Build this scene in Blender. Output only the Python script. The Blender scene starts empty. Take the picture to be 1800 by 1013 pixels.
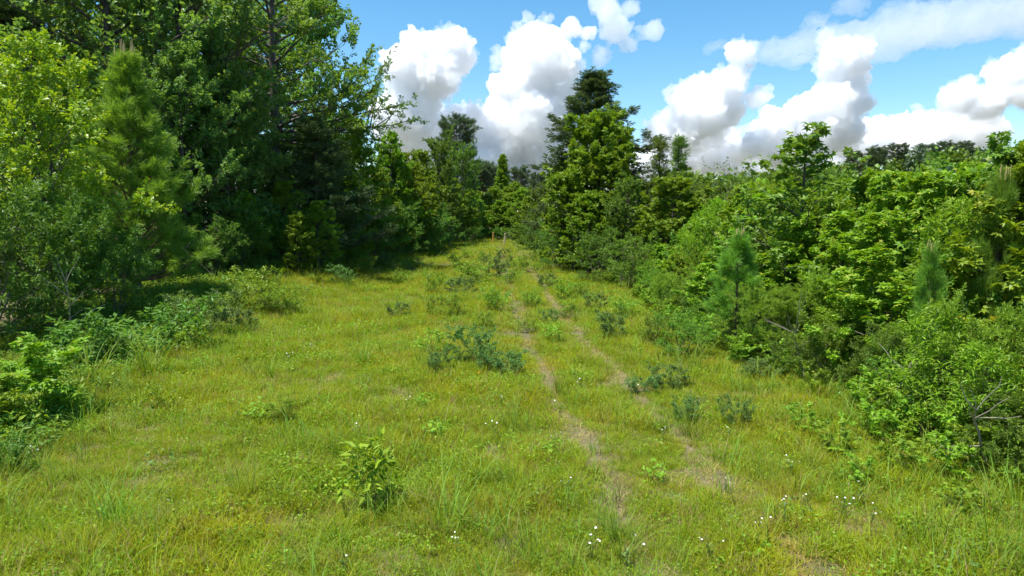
import bpy, math, numpy as np
from mathutils import Vector
S = bpy.context.scene
COL = S.collection
PI = math.pi
def rad(d): return math.radians(d)

# ------------------------------------------------------------------ camera
PITCH = rad(5.72); CAMH = 3.4; FPX = 1216.0          # focal length in pixels of the 1800 px wide photograph
cam_d = bpy.data.cameras.new('camera'); cam = bpy.data.objects.new('camera', cam_d); COL.objects.link(cam)
cam.location = (0, 0, CAMH); cam.rotation_euler = (PI/2-PITCH, 0, 0)
cam_d.sensor_width = 36; cam_d.lens = 36*FPX/1800; cam_d.clip_start = .1; cam_d.clip_end = 60000
S.camera = cam
# ------------------------------------------------------------------ sun, sky, exposure
SUN_EL, SUN_AZ = rad(72), rad(-108)                  # azimuth clockwise from straight ahead: the sun is on the left
to_sun = Vector((math.cos(SUN_EL)*math.sin(SUN_AZ), math.cos(SUN_EL)*math.cos(SUN_AZ), math.sin(SUN_EL)))
sl = bpy.data.lights.new('sun', 'SUN'); sl.energy = 4.4; sl.angle = rad(.6); sl.color = (1, .955, .88)
so = bpy.data.objects.new('sun', sl); COL.objects.link(so); so.rotation_euler = to_sun.to_track_quat('Z', 'Y').to_euler()
W = bpy.data.worlds.new('World'); S.world = W; W.use_nodes = True
nt = W.node_tree; nt.nodes.clear()
sky = nt.nodes.new('ShaderNodeTexSky'); sky.sky_type = 'NISHITA'; sky.sun_disc = False
sky.sun_elevation = SUN_EL; sky.sun_rotation = SUN_AZ; sky.air_density = 1.0; sky.dust_density = 0; sky.ozone_density = 1.3; sky.altitude = 200
hs = nt.nodes.new('ShaderNodeHueSaturation'); hs.inputs['Saturation'].default_value = 1.3; hs.inputs['Hue'].default_value = .49
bg = nt.nodes.new('ShaderNodeBackground'); bg.inputs[1].default_value = .093
wo = nt.nodes.new('ShaderNodeOutputWorld')
nt.links.new(sky.outputs[0], hs.inputs['Color']); nt.links.new(hs.outputs[0], bg.inputs[0]); nt.links.new(bg.outputs[0], wo.inputs[0])
S.view_settings.view_transform = 'Standard'; S.view_settings.look = 'None'; S.view_settings.exposure = 1.06; S.view_settings.gamma = 1
S.render.engine = 'CYCLES'
cy = S.cycles
cy.max_bounces = 40; cy.diffuse_bounces = 4; cy.transmission_bounces = 4; cy.glossy_bounces = 2; cy.transparent_max_bounces = 8
cy.volume_bounces = 40
cy.use_denoising = True; cy.sample_clamp_indirect = 8; cy.use_adaptive_sampling = True; cy.adaptive_threshold = .02

# ------------------------------------------------------------------ helpers
def sstep(a, b, x):
    t = np.clip((np.asarray(x, float)-a)/(b-a), 0, 1); return t*t*(3-2*t)
def gz(x, y):                                          # height of the ground
    x = np.asarray(x, float); y = np.asarray(y, float)
    bank = sstep(-5.5, -13, x)*sstep(13, 34, y)*.85
    rise = .012*np.clip(y-30, 0, 90)
    hill = 15*sstep(25, 150, x)*np.exp(-((y-225)/75)**2) + 30*sstep(150, 420, x)*np.exp(-((y-300)/130)**2)
    bumps = .05*np.sin(x*.9+.4*y)*np.sin(y*.61-.3*x) + .03*np.sin(2.1*x-1.3*y)
    return bank+rise+hill+bumps*sstep(300, 60, y)
def trackx(y): return 2.7-.0855*y+.056*np.logaddexp(0, (np.asarray(y, float)-18)/4)*4   # centre line of the two ruts
def ray(px, py, y):
    a = (px-900)/FPX; b = (506.5-py)/FPX; t = y/(math.cos(PITCH)+b*math.sin(PITCH))
    return t*a, CAMH+t*(-math.sin(PITCH)+b*math.cos(PITCH))
def spot(px, y):                                       # ground point at distance y
    py = 400.
    for _ in range(8):
        x, z = ray(px, py, y); py += (z-float(gz(x, y)))*FPX/y*.9
    return x, y, float(gz(x, y))
def tag(o, label, cat, group=None, kind=None):
    if label: o['label'] = label
    if cat: o['category'] = cat
    if group: o['group'] = group
    if kind: o['kind'] = kind
    return o
def mesh_np(name, V, Q, mat=None, attrs=None, smooth=True):     # one mesh from an array of vertices and an array of quads or tris
    me = bpy.data.meshes.new(name); V = np.ascontiguousarray(V, np.float32); Q = np.ascontiguousarray(Q, np.int32)
    k = Q.shape[1]; n = len(Q)
    me.vertices.add(len(V)); me.vertices.foreach_set('co', V.ravel())
    me.loops.add(n*k); me.loops.foreach_set('vertex_index', Q.ravel())
    me.polygons.add(n); me.polygons.foreach_set('loop_start', np.arange(0, n*k, k, dtype=np.int32))
    me.polygons.foreach_set('use_smooth', np.full(n, smooth))
    for an, av in (attrs or {}).items():
        a = me.attributes.new(an, 'FLOAT', 'FACE'); a.data.foreach_set('value', np.ascontiguousarray(av, np.float32))
    me.update(); me.validate() if False else None
    if mat: me.materials.append(mat)
    return me
def link(name, me, parent=None, loc=(0, 0, 0)):
    o = bpy.data.objects.new(name, me); COL.objects.link(o); o.location = loc
    if parent: o.parent = parent
    return o
def nrm(v): return v/np.maximum(np.linalg.norm(v, axis=-1, keepdims=True), 1e-9)

# ------------------------------------------------------------------ material helper
class NT:
    def __init__(s, name):
        s.m = bpy.data.materials.new(name); s.m.use_nodes = True; s.t = s.m.node_tree; s.t.nodes.clear()
        s.out = s.n('OutputMaterial')
    def n(s, kind, **kw):
        nd = s.t.nodes.new('ShaderNode'+kind)
        for k, v in kw.items(): setattr(nd, k, v)
        return nd
    def l(s, a, b): s.t.links.new(a, b)
    def set(s, nd, **kw):
        for k, v in kw.items():
            i = nd.inputs[int(k[1:])] if k[0] == '_' else nd.inputs[k.replace('_', ' ')]
            if hasattr(v, 'links') or hasattr(v, 'is_linked'): s.l(v, i)
            else: i.default_value = v
        return nd
    def attr(s, name): return s.n('Attribute', attribute_name=name).outputs['Fac']
    def noise(s, scale, detail=3, vec=None, rough=.55):
        nd = s.n('TexNoise'); s.set(nd, Scale=scale, Detail=detail, Roughness=rough)
        if vec is not None: s.l(vec, nd.inputs['Vector'])
        return nd.outputs['Fac']
    def pos(s): return s.n('NewGeometry').outputs['Position']
    def ramp(s, fac, stops):
        r = s.n('ValToRGB'); s.l(fac, r.inputs[0]); e = r.color_ramp.elements
        while len(e) < len(stops): e.new(.5)
        for el, (p, c) in zip(e, stops): el.position = p; el.color = (*c, 1) if len(c) == 3 else c
        return r.outputs[0]
    def mix(s, fac, a, b, mode='MIX'):
        nd = s.n('Mix', data_type='RGBA', blend_type=mode)
        for v, i in ((fac, 0), (a, 6), (b, 7)):
            if hasattr(v, 'is_linked'): s.l(v, nd.inputs[i])
            else: nd.inputs[i].default_value = v if i == 0 else ((*v, 1) if len(v) == 3 else v)
        return nd.outputs[2]
    def math(s, op, a, b=0., c=None, clamp=False):
        nd = s.n('Math', operation=op, use_clamp=clamp)
        for i, v in enumerate((a, b) if c is None else (a, b, c)):
            if hasattr(v, 'is_linked'): s.l(v, nd.inputs[i])
            else: nd.inputs[i].default_value = v
        return nd.outputs[0]
    def rng(s, v, a, b, c=0., d=1., smooth=True):
        nd = s.n('MapRange', interpolation_type='SMOOTHSTEP' if smooth else 'LINEAR'); s.l(v, nd.inputs[0])
        for i, q in enumerate((a, b, c, d)): nd.inputs[i+1].default_value = q
        return nd.outputs[0]
# ------------------------------------------------------------------ clouds: real bodies of bright vapour far beyond the hill
def vapour(name, dens):
    M = NT(name)
    pv = M.n('VolumePrincipled'); M.set(pv, Color=(.986, .989, .995, 1), Density=dens, Anisotropy=.45)
    M.l(pv.outputs[0], M.out.inputs['Volume']); return M.m
ICO = None
def ico():
    global ICO
    if ICO is None:
        import bmesh
        bm = bmesh.new(); bmesh.ops.create_icosphere(bm, subdivisions=2, radius=1)
        ICO = (np.array([v.co[:] for v in bm.verts]), np.array([[v.index for v in f.verts] for f in bm.faces])); bm.free()
    return ICO
def billows(balls, cen, mat, k, vox, dsp, name, sx=1, slope=0):
    V0, F0 = ico(); V = []; F = []; o = 0
    for c, R in balls:
        v = V0*R*np.array([sx, 1, .95]); v[:, 2] += v[:, 0]*slope; V.append(v+c); F.append(F0+o); o += len(V0)
    V = np.concatenate(V)-cen
    ob = link(name, mesh_np(name, V, np.concatenate(F), mat))
    m = ob.modifiers.new('merge', 'REMESH'); m.mode = 'VOXEL'; m.voxel_size = vox*k; m.use_smooth_shade = True
    for nm, sz, st in dsp:
        t = bpy.data.textures.new(nm, 'CLOUDS'); t.noise_scale = sz*k; t.noise_depth = 3
        d = ob.modifiers.new(nm, 'DISPLACE'); d.texture = t; d.texture_coords = 'LOCAL'; d.strength = st*k; d.mid_level = .5
    return ob
def cloud(blobs, dist, label, seed, dens=.06, thin=.015, kids=38, sx=1., slope=0., base=None):
    """blobs: (px, py, radius px) of the main billows; child billows grow on their surfaces, a thin veil wraps them"""
    r = np.random.default_rng(seed); k = dist/FPX; balls = []; veil = []
    for px, py, rp in blobs:
        dy = r.normal()*rp*.3
        x, z = ray(px, py, dist); c = np.array([x, dist+dy*k, z]); R = rp*k
        balls.append((c, R)); veil.append((c+nrm(r.normal(size=3))*R*.25*np.array([1, 1, .6])-np.array([0, 0, R*.15]), R*1.2))
        for i in range(kids):
            d = nrm(r.normal(size=3)); d[2] = d[2]*.75+.12; q = R*r.uniform(.12, .36)
            c2 = c+d*R*r.uniform(.8, 1.0); balls.append((c2, q))
            for j in range(4):
                e = nrm(r.normal(size=3)+d); balls.append((c2+e*q*.9, q*r.uniform(.3, .55)))
        for i in range(5):
            d = nrm(r.normal(size=3)); veil.append((c+d*R*r.uniform(.9, 1.45), R*r.uniform(.15, .42)))
    cen = np.mean([b[0] for b in balls], 0)
    if dens:
        root = billows(balls, cen, vapour('cloud_vapour', dens*3000/dist), k, 1.35, (('billow', 22, 14), ('puff', 7.5, 10), ('wisp', 3, 4)), 'cloud', sx, slope)
        v = billows(veil, cen, vapour('thin_vapour', thin*3000/dist), k, 3.2, (('billow', 26, 40), ('puff', 9, 22), ('wisp', 4, 6)), 'veil', sx, slope); v.parent = root
    else:
        root = billows(veil, cen, vapour('thin_vapour', thin*3000/dist), k, 2.4, (('billow', 36, 28), ('puff', 12, 11)), 'cloud', sx, slope)
    root.location = cen
    tag(root, label, 'cloud', 'clouds in the blue sky'); return root
CD = 3000.
cloud([(748, 100, 44), (712, 118, 36), (790, 92, 38), (766, 140, 40), (705, 152, 28), (690, 200, 34), (730, 220, 34), (735, 155, 34), (806, 106, 24), (770, 70, 14), (700, 180, 30), (740, 185, 30)], CD, 'round white cumulus cloud nearest the oak crown, standing alone', 1)
cloud([(952, 78, 36), (932, 104, 42), (962, 120, 46), (918, 160, 46), (960, 172, 50), (890, 205, 46), (935, 215, 54), (990, 165, 26), (865, 235, 40), (825, 218, 34), (795, 235, 34), (770, 215, 26), (800, 265, 44), (885, 270, 50), (960, 272, 46), (905, 300, 44), (840, 300, 44), (1000, 250, 30), (955, 310, 40), (740, 260, 40), (700, 240, 34), (800, 310, 40), (870, 330, 40)], CD*1.05, 'tallest white cumulus tower, left of the dark cedar', 2)
cloud([(1240, 168, 38), (1208, 192, 34), (1270, 160, 32), (1180, 220, 28), (1230, 210, 38), (1278, 200, 26), (1292, 125, 16), (1300, 92, 20), (1288, 142, 20), (1160, 240, 24), (1200, 240, 30)], CD*.97, 'slanted white cumulus with a thin rising plume', 3)
cloud([(1482, 108, 38), (1492, 150, 36), (1452, 188, 40), (1500, 185, 26), (1412, 205, 38), (1372, 222, 34), (1430, 240, 40), (1345, 238, 26), (1318, 258, 24), (1300, 268, 18), (1475, 230, 34), (1380, 262, 34)], CD, 'white cumulus with a tall domed tower behind the tall sweetgum', 4)
cloud([(1685, 172, 28), (1775, 136, 34), (1800, 120, 32), (1740, 182, 28), (1722, 190, 20), (1790, 165, 28), (1840, 150, 44)], CD*1.02, 'white cumulus cut by the right edge of the view', 5)
cloud([(1548, 236, 32), (1598, 230, 32), (1650, 232, 34), (1700, 234, 34), (1745, 230, 26), (1520, 252, 28), (1580, 258, 32), (1680, 258, 32), (1625, 216, 22), (1630, 265, 30)], CD*1.1, 'long low white cloud bank above the hilltop pines', 6)
cloud([(1180, 262, 32), (1235, 275, 36), (1290, 280, 38), (1340, 290, 38), (1400, 285, 38), (1460, 280, 36), (1130, 285, 28), (1500, 268, 28), (1250, 248, 30), (1080, 290, 30), (1030, 270, 30)], CD*1.25, 'low pale cloud bank behind the leaning bare-limbed tree', 7)
cloud([(1075, 25, 22), (1090, 48, 22), (1105, 75, 16), (1060, 98, 16), (1112, 12, 14), (1148, 52, 14), (1060, 5, 22), (1130, 60, 10)], CD*.95, 'thin ragged cloud high above the dark cedar', 8, 0, .012)
cloud([(1003, 44, 14), (1030, 57, 14)], CD*.95, 'two small cloud puffs beside the tall cumulus tower', 9, 0, .03)
cloud([(1320, 88, 16), (1370, 82, 20), (1430, 72, 26), (1490, 66, 28), (1550, 56, 34), (1610, 46, 36), (1680, 36, 36), (1750, 22, 36), (1830, 10, 36), (1260, 78, 10), (1400, 95, 16), (1560, 85, 20), (1490, 8, 14), (1440, 30, 10)], CD*1.15, 'long thin streaked cloud across the upper right sky', 14, 0, .005, sx=2.3, slope=.16)
cloud([(1338, 166, 17), (1325, 178, 10), (1350, 158, 10)], CD*.96, 'small ragged cloud puff between the two slanted cumulus', 11, 0, .025)
# ------------------------------------------------------------------ ground: one sheet, mown track with two worn ruts
gx = np.concatenate([-np.geomspace(3000, 40, 26), np.linspace(-36, 36, 145), np.geomspace(40, 3000, 40)])
gy = np.concatenate([[-3000, -800, -200, -60], np.linspace(-20, 100, 241), np.geomspace(104, 6000, 46)])
X, Y = np.meshgrid(gx, gy); Z = gz(X, Y); nx, ny = len(gx), len(gy)
ii = np.arange(nx*ny).reshape(ny, nx)
Q = np.stack([ii[:-1, :-1], ii[:-1, 1:], ii[1:, 1:], ii[1:, :-1]], -1).reshape(-1, 4)
M = NT('field_soil'); p = M.pos()
n1 = M.noise(1.3, 6, p, .65); n2 = M.noise(9, 5, p, .7); n3 = M.noise(38, 3, p)
c = M.mix(M.rng(n1, .42, .62), (.09, .085, .03), (.13, .1, .05))
c = M.mix(M.rng(n2, .5, .72), c, (.22, .165, .085))
c = M.mix(M.rng(n3, .58, .75), c, (.035, .03, .018))
c = M.mix(M.rng(M.noise(.55, 3, p), .66, .76), c, (.21, .085, .04))
b = M.n('BsdfPrincipled'); M.set(b, Base_Color=c, Roughness=.95); bu = M.n('Bump'); M.set(bu, Strength=.8, Distance=.04, Height=n2); M.l(bu.outputs[0], b.inputs['Normal'])
M.l(b.outputs[0], M.out.inputs[0])
g = link('ground', mesh_np('ground', np.stack([X, Y, Z], -1).reshape(-1, 3), Q, M.m)); g['kind'] = 'structure'
# ------------------------------------------------------------------ foliage and wood materials
LEAF_GAIN = 1.5
def leaf_mat(name, dark, mid, tip, trans=.35, rough=.45, spec=.25, varied=.16, tshift=(1.35, 1.25, .5)):
    M = NT(name)
    v = M.attr('v'); dark, mid, tip = [tuple(min(.42, q*LEAF_GAIN) for q in w) for w in (dark, mid, tip)]
    c = M.ramp(v, [(0, dark), (.55, mid), (.86, mid), (1, tip)])
    oi = M.n('ObjectInfo').outputs['Random']
    h = M.n('HueSaturation')
    M.set(h, Hue=M.math('MULTIPLY_ADD', oi, .035, .4825), Value=M.math('MULTIPLY_ADD', oi, varied*2, 1-varied), Color=c)
    b = M.n('BsdfPrincipled'); M.set(b, Base_Color=h.outputs[0], Roughness=rough, Specular_IOR_Level=spec)
    t = M.n('BsdfTranslucent'); M.l(M.mix(1, h.outputs[0], (*tshift, 1), 'MULTIPLY'), t.inputs[0])
    mx = M.n('MixShader'); mx.inputs[0].default_value = trans
    M.l(b.outputs[0], mx.inputs[1]); M.l(t.outputs[0], mx.inputs[2]); M.l(mx.outputs[0], M.out.inputs[0])
    return M.m
def bark_mat(name, a, b_, scale=9):
    M = NT(name); p = M.pos()
    mp = M.n('Mapping'); M.l(p, mp.inputs[0]); mp.inputs['Scale'].default_value = (1, 1, .22)
    f = M.noise(scale, 5, mp.outputs[0], .65)
    b = M.n('BsdfPrincipled'); M.set(b, Base_Color=M.ramp(f, [(.3, a), (.7, b_)]), Roughness=.9)
    bu = M.n('Bump'); M.set(bu, Strength=.6, Distance=.03, Height=f); M.l(bu.outputs[0], b.inputs['Normal'])
    M.l(b.outputs[0], M.out.inputs[0]); return M.m
LM = dict(
    sweetgum=leaf_mat('sweetgum_leaf', (.088, .165, .012), (.148, .245, .014), (.245, .34, .03)),
    shrub=leaf_mat('shrub_leaf', (.06, .12, .013), (.105, .19, .018), (.19, .25, .03)),
    feathery=leaf_mat('feathery_leaf', (.1, .18, .018), (.16, .26, .025), (.22, .32, .04), trans=.35),
    golden=leaf_mat('golden_leaf', (.1, .165, .011), (.195, .27, .013), (.33, .37, .025), spec=.5),
    oak=leaf_mat('oak_leaf', (.075, .14, .02), (.12, .2, .026), (.18, .24, .03), trans=.45),
    darkoak=leaf_mat('shaded_oak_leaf', (.075, .145, .035), (.115, .2, .045), (.15, .23, .045), trans=.45),  # oak leaf in a bluer tone, shade put into the colour
    bright=leaf_mat('bright_leaf', (.08, .145, .012), (.13, .212, .014), (.2, .28, .022)),
    olive=leaf_mat('olive_leaf', (.055, .1, .014), (.1, .16, .02), (.16, .205, .03)),
    cedar=leaf_mat('cedar_spray', (.042, .07, .026), (.072, .11, .04), (.1, .14, .05), trans=.2, rough=.6),
    pine=leaf_mat('pine_needle', (.07, .14, .02), (.12, .225, .026), (.19, .3, .035), trans=.3, rough=.5),
    youngpine=leaf_mat('young_pine_needle', (.08, .19, .026), (.14, .28, .035), (.22, .36, .045), trans=.35, rough=.5),
    farpine=leaf_mat('far_pine_needle', (.045, .075, .035), (.075, .115, .05), (.1, .14, .055), trans=.15),  # greyed slightly, distance haze put into the needle colour
    bluegreen=leaf_mat('bluegreen_leaf', (.055, .105, .024), (.09, .16, .034), (.14, .21, .05), trans=.25),
    lime=leaf_mat('lime_leaf', (.085, .165, .011), (.145, .245, .014), (.25, .33, .025)),
    poke=leaf_mat('pokeweed_leaf', (.1, .2, .014), (.17, .29, .018), (.26, .36, .03), rough=.55, spec=.15),
    vine=leaf_mat('vine_leaf', (.05, .115, .016), (.08, .17, .022), (.14, .24, .035)),
)
BARK = bark_mat('grey_brown_bark', (.04, .033, .026), (.13, .11, .09))
BARKL = bark_mat('pale_twig_bark', (.09, .07, .05), (.2, .165, .125))
TWIG = bark_mat('green_brown_twig', (.05, .05, .025), (.11, .1, .055))
BARKD = bark_mat('dead_wood', (.2, .17, .13), (.36, .31, .25))
BARKP = bark_mat('pine_bark', (.07, .045, .03), (.2, .13, .085))

# ------------------------------------------------------------------ leaf shapes (x across, y along, z up); quads only
def tm(v, q): return np.array(v, float), np.array(q, int)
def star():
    v = [(0, .12, 0)]; q = []; tips = [(-102, .58), (-52, .8), (0, .92), (52, .8), (102, .58)]
    for i, (a, r) in enumerate(tips):
        t = rad(a); v.append((math.sin(t)*r, .12+math.cos(t)*r*.9, -.2*r))
    for i in range(6):
        a = rad(-125+50*i); v.append((math.sin(a)*.4, .12+math.cos(a)*.4, .0))
    for i in range(5): q.append((0, 6+i, 1+i, 7+i))
    return tm(v, q)
T_STAR = star()
T_OVAL = tm([(0, 0, 0), (-.2, .35, .06), (-.15, .72, .02), (0, 1, -.1), (.15, .72, .02), (.2, .35, .06), (0, .5, -.03)], [(0, 6, 2, 1), (6, 3, 3, 2), (0, 5, 4, 6), (6, 4, 3, 3)])
T_OVAL = tm([(0, 0, 0), (-.21, .4, .07), (0, 1, -.1), (.21, .4, .07), (0, .45, -.02)], [(0, 4, 2, 1), (0, 3, 2, 4)])
T_LONG = tm([(0, 0, 0), (-.12, .45, .05), (0, 1, -.12), (.12, .45, .05)], [(0, 3, 2, 1)])
T_LOBE = tm([(0, 0, 0), (-.24, .3, .03), (-.08, .42, 0), (-.3, .68, .02), (-.06, .72, 0), (0, 1, -.1), (.06, .72, 0), (.3, .68, .02), (.08, .42, 0), (.24, .3, .03)],
            [(0, 8, 2, 1), (0, 9, 8, 2), (2, 8, 6, 4), (2, 4, 3, 2), (8, 7, 6, 8), (4, 6, 5, 4)])
T_LOBE = tm([(0, 0, 0), (-.26, .33, .03), (-.07, .45, 0), (-.3, .75, .02), (0, 1, -.1), (.3, .75, .02), (.07, .45, 0), (.26, .33, .03)],
            [(0, 6, 2, 1), (0, 7, 6, 2), (2, 4, 3, 2), (6, 5, 4, 2)])
T_QUAD = tm([(0, 0, 0), (-.33, .5, .05), (0, 1, -.08), (.33, .5, .05)], [(0, 3, 2, 1)])
T_BLOB = tm([(0, 0, 0), (-.42, .3, .08), (-.25, .85, -.05), (.3, .95, .05), (.45, .35, -.06)], [(0, 4, 3, 2), (0, 2, 1, 1)])
T_NEED = tm([(-.5, 0, 0), (-.3, 1, 0), (.3, 1, 0), (.5, 0, 0)], [(0, 3, 2, 1)])
def fixq(T):                                            # degenerate quads are dropped in favour of triangles doubled safely
    return T

def instance_leaves(T, P, D, N, Sz, wx=None):
    """one card per row of P: tip direction D, face normal N, length Sz (wx = width factor)"""
    tv, tq = T; D = nrm(D); N = nrm(N-(N*D).sum(1, keepdims=True)*D); X = np.cross(D, N)
    w = Sz if wx is None else wx
    V = P[:, None]+X[:, None]*(tv[None, :, 0:1]*w[:, None, None])+D[:, None]*(tv[None, :, 1:2]*Sz[:, None, None])+N[:, None]*(tv[None, :, 2:3]*Sz[:, None, None])
    n, K = V.shape[:2]
    Qd = (tq[None]+np.arange(n)[:, None, None]*K).reshape(-1, 4)
    return V.reshape(-1, 3), Qd, len(tq)
def quads_to_faces(V, Qd, mat, name, vals):
    # quads with a repeated corner become triangles by splitting every quad
    rep = (Qd[:, 2] == Qd[:, 3]) | (Qd[:, 0] == Qd[:, 3])
    if rep.any():
        t1 = Qd[:, [0, 1, 2]]; t2 = Qd[:, [0, 2, 3]]; ok = ~((Qd[:, 2] == Qd[:, 3]) | (Qd[:, 0] == Qd[:, 3]))
        F = np.concatenate([t1, t2[ok]]); vals = np.concatenate([vals, vals[ok]])
        return mesh_np(name, V, F, mat, {'v': vals}, smooth=False)
    return mesh_np(name, V, Qd, mat, {'v': vals}, smooth=False)

def tubes(paths, sides=5):
    V = []; Q = []; o = 0
    an = np.linspace(0, 2*PI, sides, endpoint=False); ca = np.cos(an); sa = np.sin(an)
    for P, Rr in paths:
        P = np.asarray(P, float); n = len(P); T = nrm(np.gradient(P, axis=0))
        ref = np.array([1., .13, .07]) if abs(T[0, 2]) > .8 else np.array([.05, .1, 1.])
        A = nrm(np.cross(T, ref)); B = np.cross(T, A)
        ring = P[:, None]+np.asarray(Rr)[:, None, None]*(A[:, None]*ca[None, :, None]+B[:, None]*sa[None, :, None])
        V.append(ring.reshape(-1, 3)); i = np.arange(n*sides).reshape(n, sides); j = np.roll(i, -1, 1)
        Q.append(np.stack([i[:-1], j[:-1], j[1:], i[1:]], -1).reshape(-1, 4)+o); o += n*sides
    return np.concatenate(V), np.concatenate(Q)

# ------------------------------------------------------------------ skeletons
def skeleton(r, H, R, cb, prof, nprim, ang, nsec, tw, ntw=4, tr=None, stems=1, spread=.0, wob=.03, curve=.15, az=None, sec_up=.15, lenj=(.7, 1.15), extra=()):
    """trunk(s), limbs and branchlets; returns wood paths and twig arrays (start, direction, length)"""
    paths = []; T0 = []; TD = []; TL = []; TK = []
    tr = tr or H*.016
    for s in range(stems):
        a0 = r.uniform(0, 2*PI) if stems > 1 else 0; n = 9
        hh = H*(1 if s == 0 else r.uniform(.6, .97)); t = np.linspace(0, 1, n)
        lean = spread*r.uniform(.4, 1)*np.array([math.cos(a0), math.sin(a0), 0]) if stems > 1 else np.zeros(3)
        tp = np.stack([0*t, 0*t, t*hh], 1)+np.cumsum(r.normal(0, wob*H/n, (n, 3))*[1, 1, 0], 0)*t[:, None]+lean*(t[:, None]**.8)*R*2
        trr = tr*(1-t*.92)**.9/(stems**.35); trr[0] *= 1.35
        paths.append((tp, trr))
        npr = max(3, int(nprim/stems)); ph = r.uniform(0, 6.28)
        for i in range(npr+len(extra)):
            u = (i+r.uniform(.1, .9))/npr; h = cb+(1-cb)*u**.92*.985
            k = h*(n-1); k0 = min(int(k), n-2); p = tp[k0]+(tp[k0+1]-tp[k0])*(k-k0)
            a = ph+i*2.399+r.normal(0, .35)
            L = R*prof(u)*r.uniform(*lenj)
            if az is not None: L *= az(a, u)
            if i >= npr: h, a, e_, L = extra[i-npr]; k = h*(n-1); k0 = min(int(k), n-2); p = tp[k0]+(tp[k0+1]-tp[k0])*(k-k0); u = .1
            e = ang[0]+(ang[1]-ang[0])*u+r.normal(0, .12)
            if i >= npr: e = e_
            d = np.array([math.cos(a)*math.cos(e), math.sin(a)*math.cos(e), math.sin(e)])
            m = 6; q = np.linspace(0, 1, m)[:, None]
            bp = p+d*L*q+np.array([0, 0, 1])*curve*L*q*q+np.cumsum(r.normal(0, .035*L, (m, 3)), 0)*q
            br = np.interp(h, np.linspace(0, 1, n), trr)*.5
            paths.append((bp, max(br, .006*H*.2)*(1-.85*q[:, 0])))
            ns = max(2, int(nsec*L/R+.5))
            for j in range(ns+1):
                s_ = 1. if j == ns else r.uniform(.18, .98); kk = s_*(m-1); k1 = min(int(kk), m-2)
                sp = bp[k1]+(bp[k1+1]-bp[k1])*(kk-k1); td = nrm(bp[k1+1]-bp[k1])
                w = nrm(np.cross(td, [0, 0, 1])+1e-6)*r.choice([-1, 1]); f = r.uniform(.5, 1.3) if j < ns else 0
                sd = nrm(td+w*f+r.normal(0, .28, 3)+[0, 0, sec_up+r.normal(0, .42)*(j < ns)])
                L2 = (.42*(1-s_)+.2)*L*r.uniform(.7, 1.2)+tw*.3
                q2 = np.linspace(0, 1, 4)[:, None]
                sp_ = sp+sd*L2*q2+np.array([0, 0, 1])*curve*.5*L2*q2*q2
                paths.append((sp_, max(br*.35, .003)*(1-.8*q2[:, 0])))
                for t_ in np.linspace(.25, 1, ntw):
                    b0 = sp+sd*L2*t_+np.array([0, 0, 1])*curve*.5*L2*t_*t_
                    T0.append(b0); TD.append(nrm(sd+r.normal(0, .75, 3)*[1, 1, .7]+[0, 0, sec_up])); TL.append(tw*r.uniform(.6, 1.2)); TK.append(u)
    return paths, np.array(T0), np.array(TD), np.array(TL), np.array(TK)

def twig_leaves(r, T0, TD, TL, n, size, T, flat=1., droop=.15, jit=.5, tipv=.25):
    N = len(T0); rep = np.repeat(np.arange(N), n); s = r.uniform(.1, 1, N*n)
    P = T0[rep]+TD[rep]*(TL[rep]*s)[:, None]
    rv = nrm(r.normal(size=(N*n, 3))); side = nrm(np.cross(TD[rep], rv))
    D = TD[rep]*(.35+.5*s[:, None])+side*.8+r.normal(0, .25, (N*n, 3))-np.array([0, 0, droop])
    Nn = np.array([0, 0, flat])+r.normal(0, jit, (N*n, 3))
    Sz = size*r.uniform(.55, 1.2, N*n)*(1-.3*(s > .85))
    V, Qd, k = instance_leaves(T, P+nrm(D)*size*.15, D, Nn, Sz)
    v = np.clip(r.uniform(0, .85, N*n)+np.where(s > .82, tipv*r.uniform(0, 1, N*n)*1.2, 0), 0, 1)
    return V, Qd, np.repeat(v, k)

class Proto:
    """a kind of plant: one Empty that parents its parts; copies share the meshes"""
    def __init__(s, name, cat, H, parts):
        s.name, s.cat, s.H, s.parts = name, cat, H, parts
        for nm, me in parts:
            if nm in ('crown', 'foliage', 'blades'):
                z = np.empty(len(me.vertices)*3, np.float32); me.vertices.foreach_get('co', z); s.H = float(np.quantile(z[2::3], .9985))
def broad(name, cat, seed, H, R, leaf, size, T, n, cb=.15, prof=None, nprim=26, ang=(.1, 1.1), nsec=6, tw=.35, wood=BARK, sides=5, crown='crown', trunk='trunk', flat=1., droop=.15, jit=.5, tipv=.25, dens=None, **kw):
    r = np.random.default_rng(seed)
    prof = prof or (lambda u: (1-u)**.7*(.35+.65*min(1, u*5))+.08)
    paths, T0, TD, TL, TK = skeleton(r, H, R, cb, prof, nprim, ang, nsec, tw, **kw)
    V, Qd, v = twig_leaves(r, T0, TD, TL, n, size, T, flat, droop, jit, tipv)
    wv, wq = tubes(paths, sides)
    return Proto(name, cat, H, [(trunk, mesh_np(trunk, wv, wq, wood)), (crown, quads_to_faces(V, Qd, LM[leaf], crown, v))])

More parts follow.
